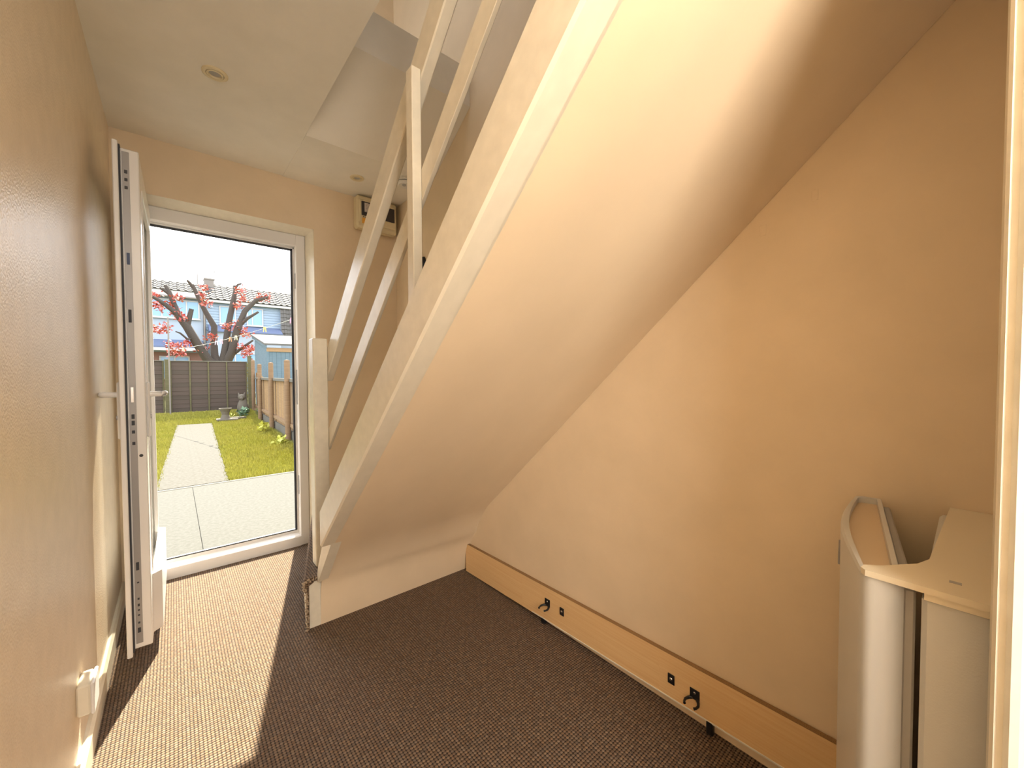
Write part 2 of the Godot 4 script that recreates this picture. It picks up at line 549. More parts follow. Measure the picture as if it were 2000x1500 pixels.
	for z: float in [1.56, 2.305]:
		st = mb()
		var y := lerpf(low[0], low[1], (z - zz[0]) / (zz[1] - zz[0]))
		box(st, Vector3(W - 0.025, 0.0, z), Vector3(W - 0.006, y + 0.004, z + 0.020), 0.002)
		build(st, "support_foot", M.black, bb)

# ------------------------------------------------------------------ garden door
func door() -> void:
	var st: SurfaceTool
	# fixed frame in the opening
	var fr := Node3D.new()
	fr.name = "trim_1"
	add_child(fr)
	tag(fr, "white plastic door frame set in the garden doorway", "", "", "structure")
	var zi := -0.08
	var zo := -0.15
	st = mb()
	box(st, Vector3(0.85, 0.0, zo), Vector3(0.908, 2.072, zi), 0.005)
	box(st, Vector3(0.838, 0.0, zo), Vector3(0.852, 2.0, zo + 0.03), 0.003)
	build(st, "jamb", M.upvc, fr)
	st = mb()
	box(st, Vector3(0.05, 0.0, zo), Vector3(0.118, 2.072, zi), 0.005)
	build(st, "jamb", M.upvc, fr)
	st = mb()
	box(st, Vector3(0.112, 1.995, zo), Vector3(0.855, 2.072, zi), 0.005)
	box(st, Vector3(0.112, 1.982, zo), Vector3(0.855, 1.997, zo + 0.03), 0.003)
	build(st, "head", M.upvc, fr)
	st = mb()
	prism(st, PackedVector2Array([Vector2(zo, 0.0), Vector2(zi, 0.0), Vector2(zi, 0.062), Vector2(zi - 0.006, 0.068), Vector2(-0.118, 0.082), Vector2(-0.12, 0.098), Vector2(zo, 0.1)]), 0, 0.112, 0.855)
	build(st, "sill", M.upvc, fr)
	st = mb()
	box(st, Vector3(0.827, 0.1, -0.128), Vector3(0.839, 1.985, -0.118), 0.002)
	box(st, Vector3(0.118, 0.1, -0.128), Vector3(0.125, 1.985, -0.120), 0.002)
	box(st, Vector3(0.118, 1.971, -0.128), Vector3(0.839, 1.983, -0.118), 0.002)
	box(st, Vector3(0.118, 0.098, -0.128), Vector3(0.839, 0.105, -0.120), 0.002)
	build(st, "rubber_seal", M.gasket, fr).set_meta("label", "dark rubber seal round the opening")
	for y: Array in [[0.95, 1.182], [0.347, 0.471], [1.72, 1.82]]:
		st = mb()
		box(st, Vector3(0.846, y[0], -0.112), Vector3(0.851, y[1], -0.092), 0.001)
		build(st, "keep_plate", M.steel, fr)
	# plaster reveals, slightly splayed
	st = mb()
	prism(st, PackedVector2Array([Vector2(0.908, -0.15), Vector2(0.909, -0.08), Vector2(0.9425, -0.001), Vector2(0.9435, -0.15)]), 1, 0.0, 2.104)
	prism(st, PackedVector2Array([Vector2(-0.15, 2.072), Vector2(-0.08, 2.072), Vector2(-0.001, 2.1035), Vector2(-0.15, 2.1045)]), 0, 0.05, 0.943)
	struct(st, "trim_3", M.gloss, "cream painted plaster reveal of the garden doorway")
	# open leaf
	var d := Node3D.new()
	d.name = "door_1"
	add_child(d)
	d.position = Vector3(0.118, 0, -0.053)
	d.rotation.y = -deg_to_rad(90.5)
	tag(d, "white plastic glazed garden door standing open against the left wall", "", "", "structure")
	var L := 0.765
	var y0 := 0.072
	var y1 := 2.018
	var t := 0.0265
	st = mb()
	box(st, Vector3(L - 0.10, y0, -t), Vector3(L, y1, t), 0.003)
	build(st, "stile", M.upvc, d)
	st = mb()
	box(st, Vector3(0, y0, -t), Vector3(0.10, y1, t), 0.003)
	build(st, "stile", M.upvc, d)
	st = mb()
	box(st, Vector3(0.1, y1 - 0.11, -t), Vector3(L - 0.1, y1, t), 0.003)
	build(st, "top_rail", M.upvc, d)
	st = mb()
	box(st, Vector3(0.1, y0, -t), Vector3(L - 0.1, y0 + 0.17, t), 0.003)
	build(st, "bottom_rail", M.upvc, d)
	st = mb()
	box(st, Vector3(0.1, y0 + 0.17, -0.012), Vector3(L - 0.1, y1 - 0.11, 0.012))
	build(st, "pane", M.glass, d)
	st = mb()          # glazing beads
	for s: float in [-1.0, 1.0]:
		var zc := s * 0.0215
		for q: Array in [[0.1, 0.117, y0 + 0.17, y1 - 0.11], [L - 0.117, L - 0.1, y0 + 0.17, y1 - 0.11]]:
			box(st, Vector3(q[0], q[2], zc - 0.008), Vector3(q[1], q[3], zc + 0.008), 0.003)
		box(st, Vector3(0.117, y0 + 0.17, zc - 0.008), Vector3(L - 0.117, y0 + 0.187, zc + 0.008), 0.003)
		box(st, Vector3(0.117, y1 - 0.127, zc - 0.008), Vector3(L - 0.117, y1 - 0.11, zc + 0.008), 0.003)
	build(st, "glazing_bead", M.upvc, d)
	st = mb()          # lip that laps over the frame on the room side
	box(st, Vector3(L - 0.08, y0 - 0.02, t + 0.004), Vector3(L + 0.022, y1 + 0.018, t + 0.020), 0.003)
	box(st, Vector3(-0.0, y0 - 0.02, t + 0.004), Vector3(0.06, y1 + 0.018, t + 0.020), 0.003)
	box(st, Vector3(0.06, y1 - 0.06, t + 0.004), Vector3(L - 0.08, y1 + 0.018, t + 0.020), 0.003)
	box(st, Vector3(0.06, y0 - 0.02, t + 0.004), Vector3(L - 0.08, y0 + 0.05, t + 0.020), 0.003)
	build(st, "overlap_lip", M.upvc, d)
	st = mb()
	box(st, Vector3(L - 0.08, y0 - 0.01, t - 0.001), Vector3(L + 0.006, y1 + 0.01, t + 0.0045))
	build(st, "edge_seal", M.gasket, d).set_meta("label", "dark rubber seal behind the lip")
	# lock strip down the closing edge
	st = mb()
	box(st, Vector3(L - 0.001, y0 + 0.02, 0.001), Vector3(L + 0.0022, y1 - 0.012, 0.021), 0.0006)
	var ls := build(st, "lock_strip", M.steel, d)
	ls.set_meta("label", "grey metal lock strip down the door edge")
	for q: Array in [[1.60, 0.045, "blue"], [1.38, 0.05, "dark"], [1.075, 0.06, "latch"], [0.99, 0.018, "dark"], [0.965, 0.018, "dark"], [0.93, 0.012, "dark"], [0.885, 0.012, "dark"], [0.40, 0.032, "dark"], [0.335, 0.006, "dark"], [0.27, 0.008, "dark"], [0.245, 0.01, "dark"], [0.225, 0.006, "dark"], [0.205, 0.006, "dark"], [0.175, 0.008, "dark"], [0.145, 0.02, "dark"], [1.87, 0.012, "dark"], [1.90, 0.012, "dark"], [1.93, 0.014, "dark"]]:
		st = mb()
		var wz := 0.0045 if q[1] > 0.011 else 0.003
		box(st, Vector3(L + 0.0015, q[0] - q[1] / 2, 0.011 - wz), Vector3(L + (0.009 if q[2] == "latch" else 0.003), q[0] + q[1] / 2, 0.011 + wz), 0.0008)
		build(st, "lock_latch" if q[2] == "latch" else "lock_slot", M.chrome if q[2] == "latch" else (M.slate if q[2] == "blue" else M.gasket), ls)
	st = mb()
	lathe(st, [Vector2(0, 0.0), Vector2(0.006, 0.0), Vector2(0.006, 0.003), Vector2(0, 0.003)], Vector3.ZERO, 12)
	var ds := build(st, "drain_hole", M.black, d)
	ds.transform = Transform3D(Basis(Vector3.FORWARD, PI / 2), Vector3(L - 0.0015, 0.835, -0.009))
	# lever handles on both faces
	for s: float in [-1.0, 1.0]:
		var zf := t if s < 0 else t + 0.020
		st = mb()
		box(st, Vector3(L - 0.062, 0.90, minf(s * zf, s * (zf + 0.011))), Vector3(L - 0.03, 1.125, maxf(s * zf, s * (zf + 0.011))), 0.005)
		var bp := build(st, "handle_plate", M.upvc, d)
		st = mb()
		var hz := s * (zf + 0.01)
		tube(st, [Vector3(L - 0.046, 1.075, hz), Vector3(L - 0.046, 1.075, hz + s * 0.034), Vector3(L - 0.05, 1.075, hz + s * 0.042), Vector3(L - 0.075, 1.076, hz + s * 0.046), Vector3(L - 0.16, 1.074, hz + s * 0.046), Vector3(L - 0.168, 1.074, hz + s * 0.04)], [0.011, 0.011, 0.0115, 0.0105, 0.0095, 0.006], 10)
		build(st, "lever", M.upvc, bp)
		st = mb()
		lathe(st, [Vector2(0, 0), Vector2(0.009, 0), Vector2(0.009, 0.004), Vector2(0, 0.004)], Vector3.ZERO, 14)
		var cy := build(st, "key_cylinder", M.steel, bp)
		cy.transform = Transform3D(Basis(Vector3.RIGHT, PI / 2 * s), Vector3(L - 0.046, 0.985, s * (zf + 0.0105)))
	# raised white panel on the outer face at the bottom
	st = mb()
	prism(st, PackedVector2Array([Vector2(0.02, -t), Vector2(L - 0.085, -t), Vector2(L - 0.115, -t - 0.03), Vector2(0.05, -t - 0.03)]), 1, y0 + 0.005, y0 + 0.25)
	build(st, "kick_panel", M.upvc, d).set_meta("label", "raised white panel at the foot of the door")
	# hinges
	for y: float in [0.3, 1.05, 1.8]:
		st = mb()
		tube(st, [Vector3(-0.008, y - 0.05, t + 0.012), Vector3(-0.008, y + 0.05, t + 0.012)], [0.008, 0.008], 10)
		build(st, "hinge", M.upvc, d)

# ------------------------------------------------------------------ stairs
func rail(x0: float, x1: float, lo: float, hi: float, za: float, zb: float, ch: float) -> SurfaceTool:
	var st := mb()
	var y0 := soffit(za)
	var y1 := soffit(zb)
	var c := Vector2(ch, ch)
	# hexagonal-ish section with eased edges, as (x, offset above the soffit line)
	var sec := [Vector2(x0, lo + c.y), Vector2(x0 + c.x, lo), Vector2(x1 - c.x, lo), Vector2(x1, lo + c.y), Vector2(x1, hi - c.y), Vector2(x1 - c.x, hi), Vector2(x0 + c.x, hi), Vector2(x0, hi - c.y)]
	var mid := Vector2((x0 + x1) / 2, (lo + hi) / 2)
	for i in sec.size():
		var a: Vector2 = sec[i]
		var b: Vector2 = sec[(i + 1) % sec.size()]
		var n := (a + b) * 0.5 - mid
		oquad(st, Vector3(a.x, y0 + a.y, za), Vector3(b.x, y0 + b.y, za), Vector3(b.x, y1 + b.y, zb), Vector3(a.x, y1 + a.y, zb), Vector3(n.x, n.y, -n.y * 0.9))
		otri(st, Vector3(mid.x, y0 + mid.y, za), Vector3(a.x, y0 + a.y, za), Vector3(b.x, y0 + b.y, za), Vector3(0, 0, -1))
		otri(st, Vector3(mid.x, y1 + mid.y, zb), Vector3(a.x, y1 + a.y, zb), Vector3(b.x, y1 + b.y, zb), Vector3(0, 0, 1))
	return st

func staircase() -> void:
	var s := thing("staircase", Vector3.ZERO)
	tag(s, "cream painted open-railed staircase climbing over the right side of the hall", "staircase")
	var st: SurfaceTool
	var ztop := 3.45
	# closed underside: upright foot, soft bend, then the slope
	st = mb()
	st.set_smooth_group(1)
	var prof: Array[Vector2] = []      # (z, y) of the underside
	prof.append(Vector2(0.907, 0.0))
	prof.append(Vector2(0.910, 0.10))
	prof.append(Vector2(0.916, 0.17))
	for k in 9:
		var t := k / 8.0
		var a := Vector2(0.925, 0.20)
		var b := Vector2(0.965, 0.295)
		var c := Vector2(1.10, soffit(1.10))
		prof.append(a.lerp(b, t).lerp(b.lerp(c, t), t))
	prof.append(Vector2(ztop, soffit(ztop)))
	var xs := [0.715, 0.73, W - 0.02, W - 0.001]
	for i in prof.size() - 1:
		var nn := Vector3(0, -(prof[i + 1].x - prof[i].x), prof[i + 1].y - prof[i].y)
		# the foot leans back a little towards the right wall
		for j in xs.size() - 1:
			var q: Array[Vector3] = []
			for k: Array in [[i, j], [i, j + 1], [i + 1, j + 1], [i + 1, j]]:
				var p: Vector2 = prof[k[0]]
				var fx: float = (xs[k[1]] - 0.715) / (W - 0.715)
				var lean := 0.06 * fx * clampf(1.0 - absf(p.y - 0.25) / 0.25, 0.0, 1.0)
				q.append(Vector3(xs[k[1]], p.y, p.x + lean))
			oquad(st, q[0], q[1], q[2], q[3], nn)
	st.set_smooth_group(-1)
	build(st, "soffit_panel", M.wall, s).set_meta("label", "peach cream plastered underside of the stairs")
	# end board of the bottom step with the eased corner above it
	st = mb()
	prism(st, PackedVector2Array([Vector2(0.662, 0.0), Vector2(0.735, 0.0), Vector2(0.745, 0.212), Vector2(0.655, 0.212)]), 2, 0.86, 0.906)
	prism(st, PackedVector2Array([Vector2(0.906, 0.212), Vector2(0.93, 0.212), Vector2(1.135, soffit(1.135)), Vector2(1.135, 0.57), Vector2(1.06, 0.50), Vector2(0.93, 0.28)]), 0, 0.700, 0.742)
	build(st, "step_end_board", M.gloss, s)
	# string board
	st = mb()
	var z0 := 1.13
	var g := 0.006
	prism(st, PackedVector2Array([Vector2(z0, soffit(z0)), Vector2(ztop, soffit(ztop)), Vector2(ztop, soffit(ztop) + 0.152), Vector2(z0, soffit(z0) + 0.152)]), 0, 0.66 + g, 0.722)
	prism(st, PackedVector2Array([Vector2(z0, soffit(z0) + g * 1.3), Vector2(ztop, soffit(ztop) + g * 1.3), Vector2(ztop, soffit(ztop) + 0.152 - g), Vector2(z0, soffit(z0) + 0.152 - g)]), 0, 0.66, 0.664)
	oquad(st, Vector3(0.66, soffit(z0) + g * 1.3, z0), Vector3(0.66, soffit(ztop) + g * 1.3, ztop), Vector3(0.66 + g, soffit(ztop), ztop), Vector3(0.66 + g, soffit(z0), z0), Vector3(-1, -1, 0.5))
	oquad(st, Vector3(0.66, soffit(z0) + 0.152 - g, z0), Vector3(0.66, soffit(ztop) + 0.152 - g, ztop), Vector3(0.66 + g, soffit(ztop) + 0.152, ztop), Vector3(0.66 + g, soffit(z0) + 0.152, z0), Vector3(-1, 1, -0.5))
	build(st, "string_board", M.gloss, s)
	# carpeted flight above the soffit
	st = mb()
	var pts := PackedVector2Array()
	pts.append(Vector2(1.0, soffit(1.0) + 0.02))
	pts.append(Vector2(ztop, soffit(ztop) + 0.02))
	var zz := ztop
	while zz > 1.05:
		pts.append(Vector2(zz, soffit(zz) + 0.13))
		pts.append(Vector2(zz - 0.1, soffit(zz) + 0.13))
		zz -= 0.1
		pts.append(Vector2(zz, soffit(zz) + 0.13 - 0.001))
	prism(st, pts, 0, 0.745, W - 0.002)
	build(st, "carpeted_flight", M.carpet, s)
	# bottom step: a kite-shaped platform turned towards the door
	st = mb()
	prism(st, PackedVector2Array([Vector2(0.662, 0.86), Vector2(0.925, 0.002), Vector2(W - 0.001, 0.002), Vector2(W - 0.001, 0.90), Vector2(0.745, 0.90), Vector2(0.745, 0.86)]), 1, 0.0, 0.215)
	var step := build(st, "bottom_step", M.carpet, s)
	step.set_meta("label", "bottom step wrapped in brown carpet")
	# carpet wrapped over the nosing
	st = mb()
	var nose := [Vector2(0.0, 0.0), Vector2(-0.010, 0.0), Vector2(-0.012, 0.165), Vector2(-0.022, 0.182), Vector2(-0.024, 0.215), Vector2(-0.014, 0.232), Vector2(0.02, 0.236), Vector2(0.02, 0.214), Vector2(0.0, 0.2)]
	var pa := Vector3(0.665, 0, 0.916)
	var pb := Vector3(0.925, 0, 0.004)
	var along := (pb - pa).normalized()
	var outw := Vector3(along.z, 0, -along.x)     # towards the hall
	if outw.x > 0: outw = -outw
	for i in nose.size():
		var a: Vector2 = nose[i]
		var b: Vector2 = nose[(i + 1) % nose.size()]
		var n2 := Vector2(b.y - a.y, a.x - b.x)
		var va := -outw * a.x + Vector3(0, a.y, 0)
		var vb := -outw * b.x + Vector3(0, b.y, 0)
		oquad(st, pa + va, pa + vb, pb + vb, pb + va, outw * n2.x + Vector3(0, -n2.y, 0) if false else (va + vb) * 0.5 - Vector3(0, 0.11, 0) + outw * 0.002)
	var npoly := PackedVector2Array()
	for v: Vector2 in nose: npoly.append(v)
	var tr := Geometry2D.triangulate_polygon(npoly)
	for i in range(0, tr.size(), 3):
		var p3: Array[Vector3] = []
		for k in 3: p3.append(pa - outw * npoly[tr[i + k]].x + Vector3(0, npoly[tr[i + k]].y, 0))
		otri(st, p3[0], p3[1], p3[2], -along)
	build(st, "stair_carpet", M.carpet, step)
	st = mb()
	prism(st, PackedVector2Array([Vector2(0.66, 0.90), Vector2(0.925, 0.002), Vector2(W - 0.002, 0.002), Vector2(W - 0.002, 0.902), Vector2(0.745, 0.902), Vector2(0.735, 0.914), Vector2(0.655, 0.916)]), 1, 0.2145, 0.2355)
	build(st, "tread_carpet", M.carpet, step)
	# frayed cut edge facing the room
	st = mb()
	for i in 46:
		var f := i / 45.0
		var base: Vector3
		if f < 0.62:
			var y := f / 0.62 * 0.225
			base = Vector3(0.655 - 0.012 * smoothstep(0.15, 0.21, y), y, 0.917)
		else:
			base = Vector3(lerpf(0.645, 0.738, (f - 0.62) / 0.38), 0.226, 0.918)
		for j in 2:
			var o := Vector3(rng.randf_range(-0.006, 0.006), rng.randf_range(-0.006, 0.006), rng.randf_range(-0.002, 0.004))
			lathe(st, [Vector2(0, -0.004), Vector2(0.004, -0.001), Vector2(0.0035, 0.003), Vector2(0, 0.005)], base + o, 5)
	build(st, "frayed_edge", M.fray, step).set_meta("label", "frayed light carpet edge")
	# newel post
	st = mb()
	box(st, Vector3(0.720, 0.234, 0.757), Vector3(0.786, 1.322, 0.825), 0.004)
	build(st, "newel_post", M.gloss, s)
	# rails
	build(rail(0.787, 0.822, 0.985, 1.113, 0.78, ztop, 0.004), "handrail", M.gloss, s)
	build(rail(0.787, 0.800, 0.632, 0.722, 0.80, ztop, 0.0015), "lower_rail", M.gloss, s)
	# uprights
	for z: float in [1.76, 2.75]:
		st = mb()
		box(st, Vector3(0.757, soffit(z) + 0.10, z - 0.019), Vector3(0.786, soffit(z) + 1.02, z + 0.019), 0.002)
		build(st, "baluster", M.gloss, s)

# ------------------------------------------------------------------ fridge
func fridge() -> void:
	var f := thing("fridge", Vector3.ZERO)
	tag(f, "white under-counter fridge with bowed door ajar, under the stairs by the right wall", "fridge")
	var st := mb()
	box(st, Vector3(1.017, 0.03, 2.797), Vector3(W - 0.006, 0.838, 3.33), 0.006)
	build(st, "body", M.fridge_side, f)
	for p: Array in [[1.06, 2.84], [1.47, 2.84], [1.06, 3.28], [1.47, 3.28]]:
		st = mb()
		lathe(st, [Vector2(0, 0), Vector2(0.018, 0), Vector2(0.014, 0.03), Vector2(0, 0.03)], Vector3(p[0], 0.0005, p[1]), 12)
		build(st, "foot", M.black, f)
	# lid with a tongue over the hinge corner
	st = mb()
	prism(st, PackedVector2Array([Vector2(1.008, 2.738), Vector2(1.016, 2.732), Vector2(1.028, 2.734), Vector2(1.045, 2.752), Vector2(1.095, 2.788), Vector2(1.13, 2.799), Vector2(W - 0.003, 2.812), Vector2(W - 0.003, 3.34), Vector2(1.008, 3.34), Vector2(1.005, 2.86)]), 1, 0.846, 0.855)
	prism(st, PackedVector2Array([Vector2(1.0085, 2.80), Vector2(W - 0.004, 2.815), Vector2(W - 0.004, 3.335), Vector2(1.0085, 3.335)]), 1, 0.836, 0.8465)
	var lid := build(st, "lid", M.fridge_top, f)
	lid.set_meta("label", "cream plastic top panel")
	st = mb()
	box(st, Vector3(1.05, 0.855, 2.822), Vector3(1.058, 0.8556, 2.834))
	build(st, "lid_mark", M.seal, lid)
	st = mb()
	box(st, Vector3(1.035, 0.835, 2.770), Vector3(1.065, 0.847, 2.80), 0.003)
	build(st, "hinge_bracket", M.steel, f)
	# door: bowed front, open a crack, hinged at the near side
	var d := Node3D.new()
	d.name = "door"
	f.add_child(d)
	d.position = Vector3(1.022, 0, 2.783)
	d.rotation.y = deg_to_rad(9.0)
	var wd := 0.485
	var out := PackedVector2Array()
	out.append(Vector2(-0.004, -0.004))
	out.append(Vector2(-0.006, -0.030))
	for k in 7:
		var a := deg_to_rad(180 + k * 12.0)
		out.append(Vector2(0.02 + 0.026 * cos(a), -0.036 + 0.018 * sin(a) ))
	for k in 9:
		var t := (k + 1) / 10.0
		out.append(Vector2(lerpf(0.03, wd - 0.02, t), -0.055 - 0.022 * sin(PI * t)))
	for k in 7:
		var a := deg_to_rad(288 + k * 12.0)
		out.append(Vector2(wd - 0.02 + 0.022 * cos(a), -0.036 + 0.018 * sin(a)))
	out.append(Vector2(wd + 0.002, -0.004))
	st = mb()
	st.set_smooth_group(1)
	var cen := Vector2(wd / 2, -0.035)
	var rim := PackedVector2Array()
	for p in out: rim.append(cen + (p - cen) * Vector2(0.94, 0.70))
	for i in out.size():
		var j := (i + 1) % out.size()
		var mid := (out[i] + out[j]) * 0.5 - cen
		var n := Vector3(mid.x * 0.12, 0, mid.y)
		oquad(st, Vector3(out[i].x, 0.05, out[i].y), Vector3(out[j].x, 0.05, out[j].y), Vector3(out[j].x, 0.845, out[j].y), Vector3(out[i].x, 0.845, out[i].y), n)
	st.set_smooth_group(-1)
	for i in out.size():
		var j := (i + 1) % out.size()
		var e0 := cen + (out[i] - cen) * Vector2(0.985, 0.93)
		var e1 := cen + (out[j] - cen) * Vector2(0.985, 0.93)
		var mid := (out[i] + out[j]) * 0.5 - cen
		oquad(st, Vector3(out[i].x, 0.845, out[i].y), Vector3(out[j].x, 0.845, out[j].y), Vector3(e1.x, 0.850, e1.y), Vector3(e0.x, 0.850, e0.y), Vector3(mid.x, 1, mid.y))
		oquad(st, Vector3(e0.x, 0.850, e0.y), Vector3(e1.x, 0.850, e1.y), Vector3(rim[j].x, 0.850, rim[j].y), Vector3(rim[i].x, 0.850, rim[i].y), Vector3.UP)
		oquad(st, Vector3(rim[i].x, 0.850, rim[i].y), Vector3(rim[j].x, 0.850, rim[j].y), Vector3(rim[j].x, 0.836, rim[j].y), Vector3(rim[i].x, 0.836, rim[i].y), -Vector3(mid.x, 0, mid.y))
	var trb := Geometry2D.triangulate_polygon(out)
	for i in range(0, trb.size(), 3):
		otri(st, Vector3(out[trb[i]].x, 0.05, out[trb[i]].y), Vector3(out[trb[i + 1]].x, 0.05, out[trb[i + 1]].y), Vector3(out[trb[i + 2]].x, 0.05, out[trb[i + 2]].y), Vector3.DOWN)
	build(st, "door_shell", M.fridge, d)
	st = mb()
	var tri := Geometry2D.triangulate_polygon(rim)
	for i in range(0, tri.size(), 3):
		otri(st, Vector3(rim[tri[i]].x, 0.837, rim[tri[i]].y), Vector3(rim[tri[i + 1]].x, 0.837, rim[tri[i + 1]].y), Vector3(rim[tri[i + 2]].x, 0.837, rim[tri[i + 2]].y), Vector3.UP)
	build(st, "top_recess", M.pocket, d).set_meta("label", "tan recess in the door top")
	st = mb()
	box(st, Vector3(0.012, 0.06, -0.004), Vector3(wd - 0.01, 0.835, 0.010), 0.003)
	build(st, "door_seal", M.seal, d).set_meta("label", "grey rubber door seal")
	st = mb()
	box(st, Vector3(0.28, 0.745, -0.0805), Vector3(0.36, 0.772, -0.0755), 0.001)
	build(st, "badge", M.steel, d)

# ------------------------------------------------------------------ small fittings
func downlight(at: Vector3, r: float, label: String, tilt: float) -> void:
	var d := thing("downlight", at)
	tag(d, label, "downlight", "recessed ceiling downlights")
	var st := mb()
	lathe(st, [Vector2(r, 0.0), Vector2(r * 0.99, -0.004), Vector2(r * 0.9, -0.0065), Vector2(r * 0.70, -0.006), Vector2(r * 0.68, -0.0015), Vector2(r * 0.68, 0.0)], Vector3.ZERO, 36)
	build(st, "bezel", M.cream_plastic, d)
	st = mb()
	lathe(st, [Vector2(r * 0.66, -0.001), Vector2(r * 0.65, -0.007), Vector2(r * 0.52, -0.008), Vector2(r * 0.47, -0.004), Vector2(r * 0.45, -0.0005)], Vector3.ZERO, 36)
	var g := build(st, "tilt_ring", M.cream_plastic, d)
	g.rotation.x = tilt
	st = mb()
	lathe(st, [Vector2(r * 0.47, -0.0012), Vector2(r * 0.25, -0.0030), Vector2(0, -0.0042)], Vector3.ZERO, 24, true)
	build(st, "lamp_glass", M.seal, d)

# added fill lamp, a flat panel; the back of its housing lies on local y = 0 and it shines along -y
func shining(d: Vector3) -> Basis:
	var y := -d.normalized()
	var x := y.cross(Vector3.UP).normalized()
	return Basis(x, y, x.cross(y))

func fill_panel_lamp(at: Transform3D, size: Vector2, energy: float, label: String) -> void:
	var p := thing("fill_panel_lamp")
	p.transform = at
	tag(p, label, "lamp", "added fill lamps behind the viewer")
	var st := mb()
	var hx := size.x / 2
	var hz := size.y / 2
	box(st, Vector3(-hx - 0.02, -0.03, -hz - 0.02), Vector3(hx + 0.02, -0.0005, hz + 0.02), 0.004)
	build(st, "housing", M.upvc, p)
	st = mb()
	box(st, Vector3(-hx, -0.034, -hz), Vector3(hx, -0.0305, hz))
	var m := StandardMaterial3D.new()
	m.albedo_color = Color(0.9, 0.9, 0.88)
	m.emission_enabled = true
	m.emission = lin(1.0, 0.96, 0.90)
	m.emission_energy_multiplier = 1.5
	build(st, "light_diffuser", m, p)
	var l := AreaLight3D.new()
	l.name = "fill_panel_light"
	l.area_size = size
	l.light_energy = energy
	l.light_color = lin(1.0, 0.96, 0.90)
	l.area_range = 12.0
	l.shadow_enabled = true
	p.add_child(l)
	l.position = Vector3(0, -0.045, 0)
	if at.origin.y < 2.0:      # stands on the floor
		st = mb()
		var b := at.origin + at.basis.y * 0.03
		tube(st, [Vector3(b.x, 0.02, b.z), Vector3(b.x, at.origin.y, b.z)], [0.014, 0.014], 10)
		lathe(st, [Vector2(0.14, 0.001), Vector2(0.14, 0.015), Vector2(0.02, 0.025), Vector2(0, 0.025)], Vector3(b.x, 0, b.z), 20)
		build(st, "stand", M.steel, p).transform = at.affine_inverse()
	l.rotation.x = -PI / 2

